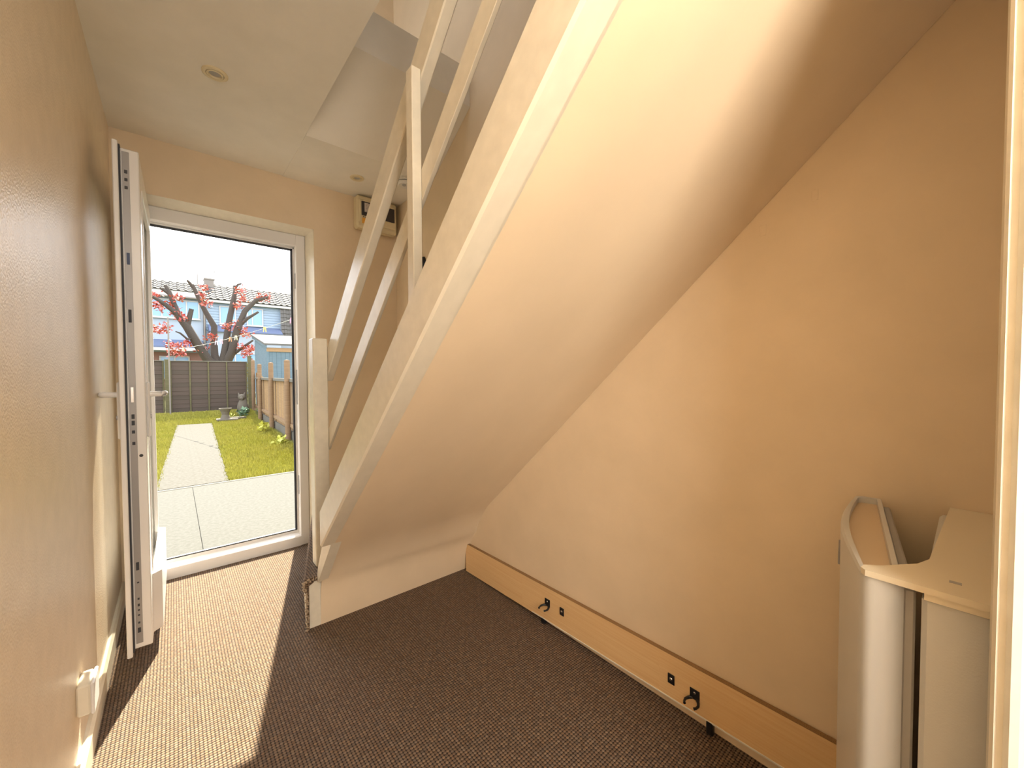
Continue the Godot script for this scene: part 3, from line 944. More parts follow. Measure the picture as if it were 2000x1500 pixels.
func fittings() -> void:
	var st: SurfaceTool
	fill_panel_lamp(Transform3D(Basis(), Vector3(0.34, H, 3.9)), Vector2(0.5, 1.0), 2.8, "added white fill panel lamp on the ceiling behind the viewer")  # added fill lamp, brightens the hall from out of view
	fill_panel_lamp(Transform3D(shining(Vector3(0.82, 0.12, -0.56)), Vector3(0.27, 1.5, 3.8)), Vector2(0.6, 1.2), 1.4, "added white fill panel lamp on a floor stand behind the viewer")  # added fill lamp, aimed at the right wall and stair underside
	downlight(Vector3(0.379, H, 0.778), 0.045, "round cream downlight set in the ceiling near the left wall", 0.02)
	downlight(Vector3(1.13, H - 0.004, 0.281), 0.042, "smaller looking cream downlight in the ceiling above the fuse box", -0.01)
	# smoke alarm
	var sd := thing("smoke_alarm", Vector3(1.372, H - 0.004, 0.455))
	tag(sd, "round white smoke alarm on the ceiling behind the stair rails", "smoke alarm")
	st = mb()
	lathe(st, [Vector2(0.055, 0.0), Vector2(0.055, -0.014), Vector2(0.050, -0.016), Vector2(0.050, -0.02)], Vector3.ZERO, 32)
	build(st, "base", M.white_plastic, sd)
	st = mb()
	lathe(st, [Vector2(0.047, -0.0195), Vector2(0.047, -0.025)], Vector3.ZERO, 32)
	build(st, "vent_slot", M.gasket, sd)
	st = mb()
	lathe(st, [Vector2(0.051, -0.024), Vector2(0.050, -0.033), Vector2(0.040, -0.040), Vector2(0, -0.042)], Vector3.ZERO, 32)
	build(st, "cover", M.white_plastic, sd)
	st = mb()
	lathe(st, [Vector2(0.013, -0.0405), Vector2(0.012, -0.0455), Vector2(0, -0.046)], Vector3(-0.012, 0, 0.012), 20)
	build(st, "test_button", M.seal, sd)
	# consumer unit on the end wall
	var cu := thing("fuse_box", Vector3(1.20, 2.165, 0.0))
	tag(cu, "cream fuse box with dark flap high on the end wall", "fuse box")
	st = mb()
	box(st, Vector3(0.0, 0.0, 0.0005), Vector3(0.29, 0.222, 0.075), 0.012)
	build(st, "case", M.cream_plastic, cu)
	st = mb()
	box(st, Vector3(0.012, 0.03, 0.074), Vector3(0.278, 0.19, 0.088), 0.008)
	build(st, "cover", M.cream_plastic, cu)
	st = mb()
	box(st, Vector3(0.026, 0.078, 0.087), Vector3(0.264, 0.176, 0.094), 0.003)
	var fl := build(st, "flap", M.smoked, cu)
	fl.set_meta("label", "dark smoked plastic flap")
	var tm := StandardMaterial3D.new()
	tm.albedo_texture = label_image(6, Color(0.86, 0.82, 0.79), Color(0.55, 0.50, 0.48))
	tm.roughness = 0.6
	var q := QuadMesh.new()
	q.size = Vector2(0.085, 0.062)
	again(q, "printed_label", tm, fl, Transform3D(Basis(), Vector3(0.088, 0.135, 0.0948)))
	st = mb()
	box(st, Vector3(0.030, 0.026, 0.087), Vector3(0.070, 0.064, 0.0888), 0.0005)
	build(st, "warning_sticker", M.sticker, cu).set_meta("label", "orange warning sticker")
	st = mb()
	for i in 4:
		box(st, Vector3(0.036 + 0.012 * i, 0.0675, 0.087), Vector3(0.043 + 0.012 * i, 0.0735, 0.0885))
	build(st, "small_print", M.smoked, cu)
	# black oval fitting on the right wall above the string
	st = mb()
	lathe(st, [Vector2(0.052, 0.0), Vector2(0.049, 0.014), Vector2(0.034, 0.024), Vector2(0, 0.028)], Vector3.ZERO, 24, true, Vector2(0.55, 1.0))
	var bk := build(st, "wall_bell", M.black)
	bk.transform = Transform3D(Basis(Vector3(0, 0, -1), Vector3(-1, 0, 0), Vector3(0, 1, 0)), Vector3(W, 1.885, 0.43))
	tag(bk, "small black oval fitting on the wall just above the string board", "wall fitting")
	# socket box low on the left wall
	var so := thing("wall_socket", Vector3(0.0, 0.0, 0.0))
	tag(so, "small white surface box low on the left wall", "socket")
	st = mb()
	box(st, Vector3(0.0005, 0.205, 1.165), Vector3(0.028, 0.290, 1.25), 0.004)
	build(st, "back_box", M.gloss, so)
	st = mb()
	box(st, Vector3(0.028, 0.203, 1.163), Vector3(0.036, 0.292, 1.252), 0.003)
	build(st, "face_plate", M.upvc, so)
	# plinth clips and screw plates on the board
	var sl := (0.048 - 0.004) / 1.7
	for c: Array in [[1.600, 0.105, "black plinth clip on the wooden board nearer the stair foot", -1.0], [2.268, 0.098, "larger looking black plinth clip on the wooden board nearer the fridge", 1.0]]:
		var k := thing("plinth_clip", Vector3(W - 0.0222, c[1], c[0]))
		tag(k, c[2], "clip", "black plinth clips")
		st = mb()
		box(st, Vector3(-0.003, -0.012, -0.016), Vector3(0.0, 0.022, 0.016), 0.001)
		build(st, "base_plate", M.black, k)
		st = mb()
		lathe(st, [Vector2(0, 0), Vector2(0.0045, 0), Vector2(0.003, 0.002), Vector2(0, 0.0022)], Vector3.ZERO, 10)
		var sc := build(st, "screw", M.chrome, k)
		sc.transform = Transform3D(Basis(Vector3(0, 0, -1), Vector3(-1, 0, 0), Vector3(0, 1, 0)), Vector3(-0.003, 0.010, 0))
		for s: float in [-1.0, 1.0]:
			st = mb()
			tube(st, [Vector3(-0.002, -0.008, s * 0.008), Vector3(-0.010, -0.009, s * 0.016), Vector3(-0.022, -0.010, s * 0.021), Vector3(-0.034, -0.011, s * 0.019), Vector3(-0.040, -0.011, s * 0.015)], [0.0048, 0.0046, 0.0042, 0.0036, 0.0044], 8)
			build(st, "jaw", M.black, k)
	for c: Array in [[1.688, 0.109, "small dark screw plate beside the clip nearer the stair foot"], [2.188, 0.107, "small dark screw plate beside the clip nearer the fridge"]]:
		var k := thing("screw_plate", Vector3(W - 0.0222, c[1], c[0]))
		tag(k, c[2], "screw plate", "screw plates on the plinth board")
		st = mb()
		box(st, Vector3(-0.004, -0.017, -0.012), Vector3(0.0, 0.017, 0.012), 0.0015)
		build(st, "plate", M.black, k)
		st = mb()
		lathe(st, [Vector2(0, 0), Vector2(0.006, 0), Vector2(0.004, 0.002), Vector2(0, 0.0022)], Vector3.ZERO, 10)
		var sc := build(st, "screw", M.chrome, k)
		sc.transform = Transform3D(Basis(Vector3(0, 0, -1), Vector3(-1, 0, 0), Vector3(0, 1, 0)), Vector3(-0.004, 0.0, 0))

# ------------------------------------------------------------------ garden
const G := -0.12
func fence_x(z: float) -> float:
	return 1.90 - (z + 5.82) * 0.035

# the lawn rises a little towards the rear fence
func gy(z: float) -> float:
	return lerpf(G, 0.05, smoothstep(-9.9, -11.9, z))

func garden() -> void:
	var st := mb()
	var gp := PackedVector2Array([Vector2(-40, -0.5), Vector2(-2.9, -0.5), Vector2(-2.9, G - 0.012)])
	for k in 11: gp.append(Vector2(-9.9 - 0.2 * k, gy(-9.9 - 0.2 * k) - 0.012))
	gp.append(Vector2(-40, 0.038))
	prism(st, gp, 0, -9, 14)
	var gr := build(st, "ground", M.soil)
	tag(gr, "bare earth under the lawn", "", "", "structure")
	st = mb()
	box(st, Vector3(-6, -0.3, -2.86), Vector3(0.36, G, -0.10), 0.002)
	tag(build(st, "patio_slab", M.concrete), "pale concrete patio slab at the left of the doorway view", "paving", "patio slabs")
	st = mb()
	box(st, Vector3(0.3625, -0.3, -2.86), Vector3(5, G, -0.10), 0.002)
	tag(build(st, "patio_slab", M.concrete), "pale concrete patio slab filling most of the doorway view", "paving", "patio slabs")
	st = mb()
	box(st, Vector3(-6, -0.3, -2.925), Vector3(5, G + 0.004, -2.872), 0.006)
	tag(build(st, "patio_edging", M.gravel_board), "narrow concrete edging between patio and lawn", "edging")
	st = mb()
	prism(st, PackedVector2Array([Vector2(0.045, -2.935), Vector2(0.70, -2.935), Vector2(0.96, -10.0), Vector2(0.27, -10.1)]), 1, -0.3, G + 0.006)
	tag(build(st, "garden_path", M.path), "straight concrete path crossing the lawn", "path")
	# lawn of blades
	st = mb()
	for i in 7:
		var a := rng.randf() * TAU
		var c := Vector3(rng.randf_range(-0.03, 0.03), 0, rng.randf_range(-0.03, 0.03))
		var w := Vector3(cos(a), 0, sin(a)) * 0.004
		var tip := c + Vector3(rng.randf_range(-0.02, 0.02), rng.randf_range(0.025, 0.05), rng.randf_range(-0.02, 0.02))
		otri(st, c - w, c + w, tip, Vector3(sin(a), 0.2, cos(a)))
	st.generate_normals()
	var mm := MultiMesh.new()
	mm.transform_format = MultiMesh.TRANSFORM_3D
	mm.use_colors = true
	mm.mesh = st.commit()
	mm.mesh.surface_set_material(0, M.grass)
	var spots := []
	var patch := FastNoiseLite.new()
	patch.seed = 5
	patch.frequency = 0.9
	while spots.size() < 60000:
		var z := -2.95 - 9.0 * pow(rng.randf(), 1.3)
		var x := rng.randf_range(-2.2, fence_x(z) - 0.03)
		var pl := lerpf(0.045, 0.27, (-2.935 - z) / 7.1)
		var pr := lerpf(0.70, 0.96, (-2.935 - z) / 7.1)
		if z > -10.05 and x > pl - 0.005 and x < pr + 0.005: continue
		spots.append(Vector3(x, gy(z) - 0.012, z))
	mm.instance_count = spots.size()
	for i in spots.size():
		var p: Vector3 = spots[i]
		var s := rng.randf_range(0.7, 1.35)
		mm.set_instance_transform(i, Transform3D(Basis(Vector3.UP, rng.randf() * TAU).scaled(Vector3(s, s * rng.randf_range(0.7, 1.2), s)), p))
		var n := patch.get_noise_2d(p.x, p.z) * 0.5 + 0.5
		var c := Color(0.26, 0.26, 0.025).lerp(Color(0.32, 0.29, 0.055), n) * rng.randf_range(0.75, 1.2)
		mm.set_instance_color(i, c)
	var gm := MultiMeshInstance3D.new()
	gm.name = "lawn_grass"
	gm.multimesh = mm
	add_child(gm)
	tag(gm, "sunlit yellow-green lawn either side of the path", "grass", "", "stuff")
	# rear fence: lap panels between posts
	var bm := mb()
	box(bm, Vector3(-0.925, -0.068, -0.006), Vector3(0.925, 0.068, 0.006), 0.002)
	bm.generate_normals()
	var board := bm.commit()
	bm = mb()
	box(bm, Vector3(-0.019, 0.0, -0.010), Vector3(0.019, 1.46, 0.010), 0.003)
	bm.generate_normals()
	var batten := bm.commit()
	bm = mb()
	box(bm, Vector3(-0.05, -0.05, -0.045), Vector3(0.05, 1.53, 0.045), 0.005)
	bm.generate_normals()
	var postm := bm.commit()
	var pl := ["rear lap fence panel at the right, nearest the corner", "rear lap fence panel left of the greenish post", "rear lap fence panel second left of the greenish post", "rear lap fence panel at the far left end"]
	for k in 4:
		var xc := 1.07 - 1.965 * k
		var f := thing("lap_fence", Vector3(xc, 0.05, -12.05))
		tag(f, pl[k], "fence", "rear lap fences")
		for i in 12:
			again(board, "board", M.fence_a if (i * 7 + k) % 3 else M.fence_b, f, Transform3D(Basis(Vector3.RIGHT, -0.05), Vector3(0, 0.075 + i * 0.122, 0)))
		for x: float in [-0.905, -0.475, -0.045, 0.40, 0.905]:
			again(batten, "batten", M.fence_green, f, Transform3D(Basis(), Vector3(x, 0.02, 0.021)))
		st = mb()
		box(st, Vector3(-0.925, 1.478, -0.02), Vector3(0.925, 1.502, 0.032), 0.004)
		build(st, "capping", M.gravel_board, f)
	var ql := ["tall wooden corner post where the two fences meet", "broad greenish fence post in the rear fence", "rear fence post second from the greenish post", "rear fence post third from the greenish post"]
	for k in 4:
		var p := MeshInstance3D.new()
		p.mesh = postm
		p.material_override = M.fence_green
		p.name = numbered("fence_post")
		add_child(p)
		p.position = Vector3(2.052 - 1.965 * k, 0.05, -12.0)
		if k == 0: p.scale = Vector3(1, 1.1, 1)
		tag(p, ql[k], "post", "rear fence posts")
	# low boarded fence down the right side
	var pf := thing("boarded_fence", Vector3.ZERO)
	tag(pf, "low brown boarded fence with round-topped posts along the right side of the lawn", "fence")
	bm = mb()
	prism(bm, PackedVector2Array([Vector2(-0.048, 0.0), Vector2(0.048, 0.0), Vector2(0.048, 1.0), Vector2(0.036, 1.02), Vector2(-0.036, 1.02), Vector2(-0.048, 1.0)]), 0, -0.009, 0.009)
	bm.generate_normals()
	var paling := bm.commit()
	var ang := atan(0.035)
	var z := -3.05
	var i := 0
	while z > -11.85:
		again(paling, "paling", M.paling_a if (i * 5) % 7 < 4 else M.paling_b, pf, Transform3D(Basis(Vector3.UP, ang).scaled(Vector3(1, rng.randf_range(0.985, 1.02), 1)), Vector3(fence_x(z) + 0.10, gy(z) + 0.14, z)))
		z -= 0.112 + rng.randf_range(0, 0.006)
		i += 1
	for y: Array in [[0.22, 0.28], [1.10, 1.16]]:
		st = mb()
		prism(st, PackedVector2Array([Vector2(fence_x(-2.98) + 0.03, -2.98), Vector2(fence_x(-2.98) + 0.085, -2.98), Vector2(fence_x(-11.9) + 0.085, -11.9), Vector2(fence_x(-11.9) + 0.03, -11.9)]), 1, G + y[0] + 0.02, G + y[1] + 0.02)
		build(st, "rail", M.gravel_board if y[0] > 1 else M.paling_b, pf)
	st = mb()
	prism(st, PackedVector2Array([Vector2(fence_x(-2.98) + 0.06, -2.98), Vector2(fence_x(-2.98) + 0.11, -2.98), Vector2(fence_x(-11.9) + 0.11, -11.9), Vector2(fence_x(-11.9) + 0.06, -11.9)]), 1, G - 0.02, G + 0.15)
	build(st, "gravel_board", M.gravel_board, pf)
	for zp: float in [-3.2, -5.82, -7.95, -10.1, -11.7]:
		st = mb()
		lathe(st, [Vector2(0.052, -0.02), Vector2(0.052, 1.52), Vector2(0.044, 1.545), Vector2(0, 1.552)], Vector3(fence_x(zp), gy(zp), zp), 14)
		build(st, "post", M.post, pf)
	# clothes pole and line
	st = mb()
	tube(st, [Vector3(0.145, -0.1, -11.6), Vector3(0.145, 2.72, -11.6)], [0.018, 0.018], 8)
	tag(build(st, "clothes_pole", M.gutter), "thin dark clothes line pole in front of the rear fence", "pole")
	var A := Vector3(0.145, 1.82, -11.58)
	var B := Vector3(1.95, 2.16, -4.4)
	var lp := []
	var lr := []
	for k in 15:
		var t := k / 14.0
		lp.append(line_at(A, B, t))
		lr.append(0.004)
	st = mb()
	tube(st, lp, lr, 5)
	tag(build(st, "clothes_line", M.line), "pale clothes line stretched across the garden", "line")
	var pm := [[0.16, Color(0.75, 0.70, 0.35), "cream clothes peg furthest along the line, in front of the left limb"], [0.46, Color(0.75, 0.62, 0.78), "lilac clothes peg, first of the four hanging together"], [0.50, Color(0.85, 0.35, 0.42), "pink clothes peg, second of the four hanging together"], [0.565, Color(0.85, 0.30, 0.12), "orange clothes peg, third of the four hanging together"], [0.605, Color(0.82, 0.76, 0.42), "pale yellow clothes peg, last of the four hanging together"], [0.785, Color(0.85, 0.68, 0.12), "bright yellow clothes peg alone above the shed roof"], [0.925, Color(0.85, 0.25, 0.38), "pink clothes peg nearest the house"]]
	for p: Array in pm:
		var k := thing("clothes_peg", line_at(A, B, p[0]))
		tag(k, p[2], "clothes peg", "clothes pegs on the line")
		var c: Color = p[1]
		var m := mat(lin(c.r, c.g, c.b), 0.4)
		for s: float in [-1.0, 1.0]:
			st = mb()
			prism(st, PackedVector2Array([Vector2(s * 0.003, 0.02), Vector2(s * 0.014, 0.03), Vector2(s * 0.02, 0.0), Vector2(s * 0.026, -0.07), Vector2(s * 0.016, -0.07), Vector2(s * 0.006, -0.01)]), 2, -0.012, 0.012)
			build(st, "jaw", m, k)
	# garden ornaments
	var o := thing("stone_planter", Vector3(1.30, gy(-10.4) - 0.01, -10.4))
	tag(o, "weathered stone planter on a slab at the end of the path", "planter")
	st = mb()
	box(st, Vector3(-0.22, 0.0, -0.2), Vector3(0.26, 0.05, 0.2), 0.012)
	build(st, "slab", M.stone, o)
	st = mb()
	lathe(st, [Vector2(0.12, 0.05), Vector2(0.10, 0.10), Vector2(0.08, 0.16), Vector2(0.10, 0.24), Vector2(0.14, 0.31), Vector2(0.15, 0.33), Vector2(0.12, 0.33), Vector2(0.10, 0.26), Vector2(0, 0.25)], Vector3(-0.02, 0, 0), 18)
	build(st, "bowl", M.stone, o)
	o = thing("stone_slab", Vector3(1.56, gy(-10.5) - 0.005, -10.5))
	tag(o, "flat tan stone lying right of the planter", "stone")
	st = mb()
	prism(st, PackedVector2Array([Vector2(-0.12, -0.14), Vector2(0.16, -0.10), Vector2(0.2, 0.08), Vector2(0.0, 0.16), Vector2(-0.13, 0.1)]), 1, 0.0, 0.05)
	build(st, "stone_body", M.stone, o)
	o = thing("garden_statue", Vector3(1.78, gy(-11.3) - 0.005, -11.3))
	tag(o, "small stone seated animal statue in the fence corner", "statue")
	st = mb()
	lathe(st, [Vector2(0.17, 0.0), Vector2(0.17, 0.06), Vector2(0.13, 0.07)], Vector3.ZERO, 14)
	build(st, "base", M.stone, o)
	st = mb()
	lathe(st, [Vector2(0.12, 0.06), Vector2(0.15, 0.15), Vector2(0.13, 0.26), Vector2(0.09, 0.36), Vector2(0.06, 0.42), Vector2(0, 0.44)], Vector3.ZERO, 14, true)
	tube(st, [Vector3(-0.07, 0.06, 0.12), Vector3(-0.06, 0.22, 0.09)], [0.035, 0.03], 8)
	tube(st, [Vector3(0.04, 0.06, 0.13), Vector3(0.03, 0.22, 0.09)], [0.035, 0.03], 8)
	build(st, "body", M.stone, o)
	st = mb()
	lathe(st, [Vector2(0, -0.09), Vector2(0.08, -0.05), Vector2(0.095, 0.02), Vector2(0.07, 0.08), Vector2(0, 0.10)], Vector3(-0.03, 0.46, 0.04), 12, true)
	tube(st, [Vector3(-0.04, 0.44, 0.10), Vector3(-0.045, 0.43, 0.17)], [0.05, 0.035], 8)
	tube(st, [Vector3(-0.09, 0.52, 0.03), Vector3(-0.11, 0.60, 0.02)], [0.03, 0.01], 6)
	tube(st, [Vector3(0.03, 0.52, 0.03), Vector3(0.05, 0.60, 0.02)], [0.03, 0.01], 6)
	build(st, "head", M.stone, o)
	# plants in the corner and along the side fence
	plant("leafy_plant", Vector3(1.72, gy(-10.8), -10.8), 0.26, 60, Color(0.10, 0.17, 0.10), "dark green leafy plant in the fence corner")
	plant("leafy_plant", Vector3(1.72, G, -7.3), 0.24, 40, Color(0.40, 0.40, 0.06), "bright yellow-green weed at the foot of the middle fence post")
	plant("leafy_plant", Vector3(1.66, G, -5.3), 0.18, 40, Color(0.36, 0.38, 0.06), "yellow-green weed beside the nearest fence post")
	plant("leafy_plant", Vector3(1.42, gy(-10.75), -10.75), 0.17, 30, Color(0.34, 0.36, 0.07), "tuft of light grass behind the stone planter")
	# blue shed next door
	var s := thing("garden_shed", Vector3(2.55, G, -12.0))
	tag(s, "blue wooden shed with pale felt roof behind the side fence", "shed")
	bm = mb()
	box(bm, Vector3(-0.062, 0.0, -0.008), Vector3(0.062, 2.12, 0.008), 0.003)
	bm.generate_normals()
	var sb := bm.commit()
	for k in 17:
		again(sb, "front_board", M.shed, s, Transform3D(Basis(), Vector3(0.065 + k * 0.127, 0.0, 0.0)))
	for k in 20:
		var zb := -0.065 - k * 0.127
		again(sb, "side_board", M.shed, s, Transform3D(Basis(Vector3.UP, PI / 2).scaled(Vector3(1, (2.12 + 0.16 * -zb) / 2.12, 1)), Vector3(0.0, 0.0, zb)))
	st = mb()
	box(st, Vector3(0.02, 0, -2.55), Vector3(2.15, 2.1, -0.02))
	build(st, "inner_frame", M.shed_trim, s)
	st = mb()
	prism(st, PackedVector2Array([Vector2(0.16, 2.20), Vector2(0.16, 2.26), Vector2(-2.8, 2.78), Vector2(-2.8, 2.72)]), 0, -0.1, 2.3)
	build(st, "roof", M.shed_roof, s)
	st = mb()
	box(st, Vector3(-0.03, 2.0, 0.012), Vector3(2.2, 2.13, 0.035), 0.004)
	build(st, "fascia", M.shed_trim, s)
	st = mb()
	box(st, Vector3(-0.03, 0.0, 0.01), Vector3(0.04, 2.05, 0.03), 0.004)
	build(st, "corner_trim", M.shed, s)
	st = mb()
	prism(st, PackedVector2Array([Vector2(0.14, 2.11), Vector2(0.14, 2.20), Vector2(-2.76, 2.72), Vector2(-2.76, 2.61)]), 0, -0.06, -0.035)
	build(st, "barge_board", M.shed, s)

func line_at(A: Vector3, B: Vector3, t: float) -> Vector3:
	return A.lerp(B, t) - Vector3(0, 0.36 * t * (1.0 - t), 0)

func leaf(st: SurfaceTool, p: Vector3, size: float, c: Color) -> void:
	var d := Vector3(rng.randf_range(-1, 1), rng.randf_range(-0.6, 1), rng.randf_range(-1, 1)).normalized()
	var u := d.cross(Vector3(rng.randf_range(-1, 1), rng.randf_range(-1, 1), rng.randf_range(-1, 1))).normalized()
	st.set_color(c)
	var a := p
	var tip := p + d * size
	var l := p + d * size * 0.45 + u * size * 0.28
	var r := p + d * size * 0.45 - u * size * 0.28
	var n := d.cross(u)
	otri(st, a, l, tip, n)
	otri(st, a, tip, r, n)

func plant(called: String, at: Vector3, h: float, count: int, c: Color, label: String) -> void:
	var st := mb()
	for i in count:
		var a := rng.randf() * TAU
		var rr := rng.randf() * h * 0.5
		leaf(st, at + Vector3(cos(a) * rr, rng.randf() * h * 0.7, sin(a) * rr), h * rng.randf_range(0.35, 0.6), c * rng.randf_range(0.7, 1.25))
	tag(build(st, called, M.leaf_red), label, "plant", "plants along the fences")

# ------------------------------------------------------------------ houses beyond
func tile_roof(st: SurfaceTool, x0: float, x1: float, ya: float, za: float, yb: float, zb: float, rows: int, pitch: float) -> void:
	# interlocking tiles: every course overlaps the one below, with a rounded roll on each tile
	var nx := int((x1 - x0) / pitch)
	var up := Vector3(0, zb - za, yb - ya)
	var nrm := Vector3(0, za - zb, yb - ya).normalized()
	if nrm.y < 0: nrm = -nrm
	for r in rows:
		var p0 := Vector3(0, lerpf(ya, yb, r / float(rows)), lerpf(za, zb, r / float(rows))) + nrm * 0.055
		var p1 := Vector3(0, lerpf(ya, yb, (r + 1.25) / rows), lerpf(za, zb, (r + 1.25) / rows)) + nrm * 0.012
		for i in nx:
			var xa := x0 + i * pitch
			var prof := [[0.0, 0.0], [0.45, 0.0], [0.62, 0.05], [0.82, 0.05], [1.0, 0.0]]
			for k in 4:
				var a: Array = prof[k]
				var b: Array = prof[k + 1]
				var q0: Vector3 = p0 + Vector3(xa + a[0] * pitch, 0, 0) + nrm * a[1]
				var q1: Vector3 = p0 + Vector3(xa + b[0] * pitch, 0, 0) + nrm * b[1]
				var q2: Vector3 = p1 + Vector3(xa + b[0] * pitch, 0, 0) + nrm * b[1]
				var q3: Vector3 = p1 + Vector3(xa + a[0] * pitch, 0, 0) + nrm * a[1]
				oquad(st, q0, q1, q2, q3, nrm)
				oquad(st, q0, q1, q1 - nrm * 0.05, q0 - nrm * 0.05, Vector3(0, -0.3, 1))

func house_window(h: Node3D, x0: float, x1: float, y0: float, y1: float, z: float, panes: Array) -> void:
	var st := mb()
	var f := 0.06
	box(st, Vector3(x0, y0, z - 0.03), Vector3(x1, y0 + f, z + 0.075), 0.008)
	box(st, Vector3(x0, y1 - f, z - 0.03), Vector3(x1, y1, z + 0.075), 0.008)
	box(st, Vector3(x0 - 0.05, y0 - 0.04, z - 0.03), Vector3(x1 + 0.05, y0, z + 0.12), 0.008)
	var cuts := [x0] + panes + [x1]
	for c: float in cuts:
		var a := clampf(c - f / 2, x0, x1 - f)
		box(st, Vector3(a, y0 + f, z - 0.03), Vector3(a + f, y1 - f, z + 0.075), 0.008)
	var w := build(st, "window", M.fascia, h)
	for i in cuts.size() - 1:
		st = mb()
		box(st, Vector3(cuts[i] + 0.03, y0 + f, z - 0.02), Vector3(cuts[i + 1] - 0.03, y1 - f, z + 0.045))
		build(st, "pane", M.pane, w)

func houses() -> void:
	var st: SurfaceTool
	var zf := -24.0
	# left house
	var h := thing("terraced_house", Vector3.ZERO)
	tag(h, "pale rendered terraced house with wide white fascia, left of the dark downpipe", "house", "houses behind the garden")
	st = mb()
	box(st, Vector3(-6.0, 2.3, zf - 8), Vector3(1.5, 5.3, zf))
	build(st, "upper_wall", M.render_wall, h)
	st = mb()
	box(st, Vector3(-6.0, -0.3, zf - 8), Vector3(1.5, 2.3, zf))
	build(st, "brick_wall", M.brick, h)
	st = mb()
	prism(st, PackedVector2Array([Vector2(zf + 0.25, 5.42), Vector2(zf - 0.95, 6.08), Vector2(zf - 8.2, 5.0)]), 0, -6.0, 1.62)
	build(st, "roof_body", M.tile, h)
	st = mb()
	tile_roof(st, -6.0, 1.62, 5.42, zf + 0.28, 6.08, zf - 0.95, 5, 0.30)
	tag(build(st, "roof_tiles", M.tile, h), "rows of rolled roof tiles", "", "", "stuff")
	st = mb()
	box(st, Vector3(-6.0, 5.16, zf + 0.2), Vector3(1.6, 5.44, zf + 0.27), 0.01)
	build(st, "fascia", M.fascia, h)
	st = mb()
	tube(st, [Vector3(-6, 5.13, zf + 0.30), Vector3(1.6, 5.13, zf + 0.30)], [0.05, 0.05], 8)
	build(st, "gutter", M.gutter, h)
	house_window(h, -0.75, 1.36, 4.05, 5.02, zf, [-0.15, 0.33, 0.82])
	house_window(h, -0.3, 0.9, 0.95, 2.1, zf, [0.3])
	st = mb()
	prism(st, PackedVector2Array([Vector2(zf, 2.95), Vector2(zf + 0.9, 2.56), Vector2(zf + 0.9, 2.48), Vector2(zf, 2.48)]), 0, -6.0, 1.45)
	build(st, "porch_roof", M.slate, h)
	st = mb()
	box(st, Vector3(-6.0, 2.34, zf + 0.86), Vector3(1.45, 2.49, zf + 0.92), 0.01)
	build(st, "porch_fascia", M.fascia, h)
	st = mb()
	tube(st, [Vector3(1.55, 5.1, zf + 0.12), Vector3(1.55, 0.0, zf + 0.12)], [0.05, 0.05], 8)
	build(st, "downpipe", M.gutter, h)
	var left := h
	# right house
	h = thing("terraced_house", Vector3.ZERO)
	tag(h, "terraced house clad in pale blue boards, right of the dark downpipe", "house", "houses behind the garden")
	st = mb()
	box(st, Vector3(1.62, -0.3, zf - 8), Vector3(9.0, 5.2, zf - 0.03))
	build(st, "wall", M.render_wall, h)
	for k in 11:
		st = mb()
		var y := 3.55 + k * 0.145
		prism(st, PackedVector2Array([Vector2(zf - 0.03, y), Vector2(zf + 0.03, y), Vector2(zf + 0.005, y + 0.15), Vector2(zf - 0.03, y + 0.15)]), 0, 1.62, 5.1)
		build(st, "cladding_board", M.cladding, h)
	st = mb()
	prism(st, PackedVector2Array([Vector2(zf + 0.25, 5.16), Vector2(zf - 1.65, 6.26), Vector2(zf - 8.2, 5.0)]), 0, 1.62, 9.0)
	build(st, "roof_body", M.tile, h)
	st = mb()
	tile_roof(st, 1.62, 9.0, 5.16, zf + 0.28, 6.26, zf - 1.65, 7, 0.30)
	tag(build(st, "roof_tiles", M.tile, h), "rows of rolled roof tiles", "", "", "stuff")
	st = mb()
	box(st, Vector3(1.62, 5.02, zf + 0.2), Vector3(9.0, 5.16, zf + 0.26), 0.01)
	build(st, "fascia", M.fascia, h)
	house_window(h, 2.2, 2.95, 3.9, 4.9, zf, [])
	house_window(h, 3.45, 4.25, 3.9, 4.9, zf, [3.72])
	st = mb()
	tile_roof(st, 5.1, 9.0, 3.3, zf + 0.45, 5.2, zf + 0.10, 8, 0.30)
	tag(build(st, "tile_hung_wall", M.tile, h), "tile-hung bay at the right", "", "", "stuff")
	st = mb()
	box(st, Vector3(5.1, 2.2, zf), Vector3(9.0, 5.1, zf + 0.10))
	build(st, "bay_wall", M.render_wall, h)
	st = mb()
	prism(st, PackedVector2Array([Vector2(zf, 3.86), Vector2(zf + 0.9, 3.46), Vector2(zf + 0.9, 3.40), Vector2(zf, 3.40)]), 0, 1.7, 5.08)
	build(st, "porch_roof", M.slate, h)
	st = mb()
	box(st, Vector3(1.75, -0.2, zf), Vector3(5.0, 3.4, zf + 0.75))
	build(st, "porch_wall", M.render_wall, h)
	house_window(h, 2.2, 4.0, 1.1, 2.3, zf + 0.76, [2.8, 3.4])
	# chimney and aerials on the shared ridge
	st = mb()
	box(st, Vector3(1.65, 5.7, zf - 1.8), Vector3(2.08, 6.48, zf - 1.2), 0.02)
	box(st, Vector3(1.63, 6.46, zf - 1.83), Vector3(2.10, 6.56, zf - 1.17), 0.02)
	build(st, "chimney", M.stack, h)
	var ap := Vector3(2.14, 5.9, zf - 1.6)
	st = mb()
	tube(st, [ap, ap + Vector3(0, 1.2, 0)], [0.018, 0.018], 6)
	var a := build(st, "aerial", M.gutter, h)
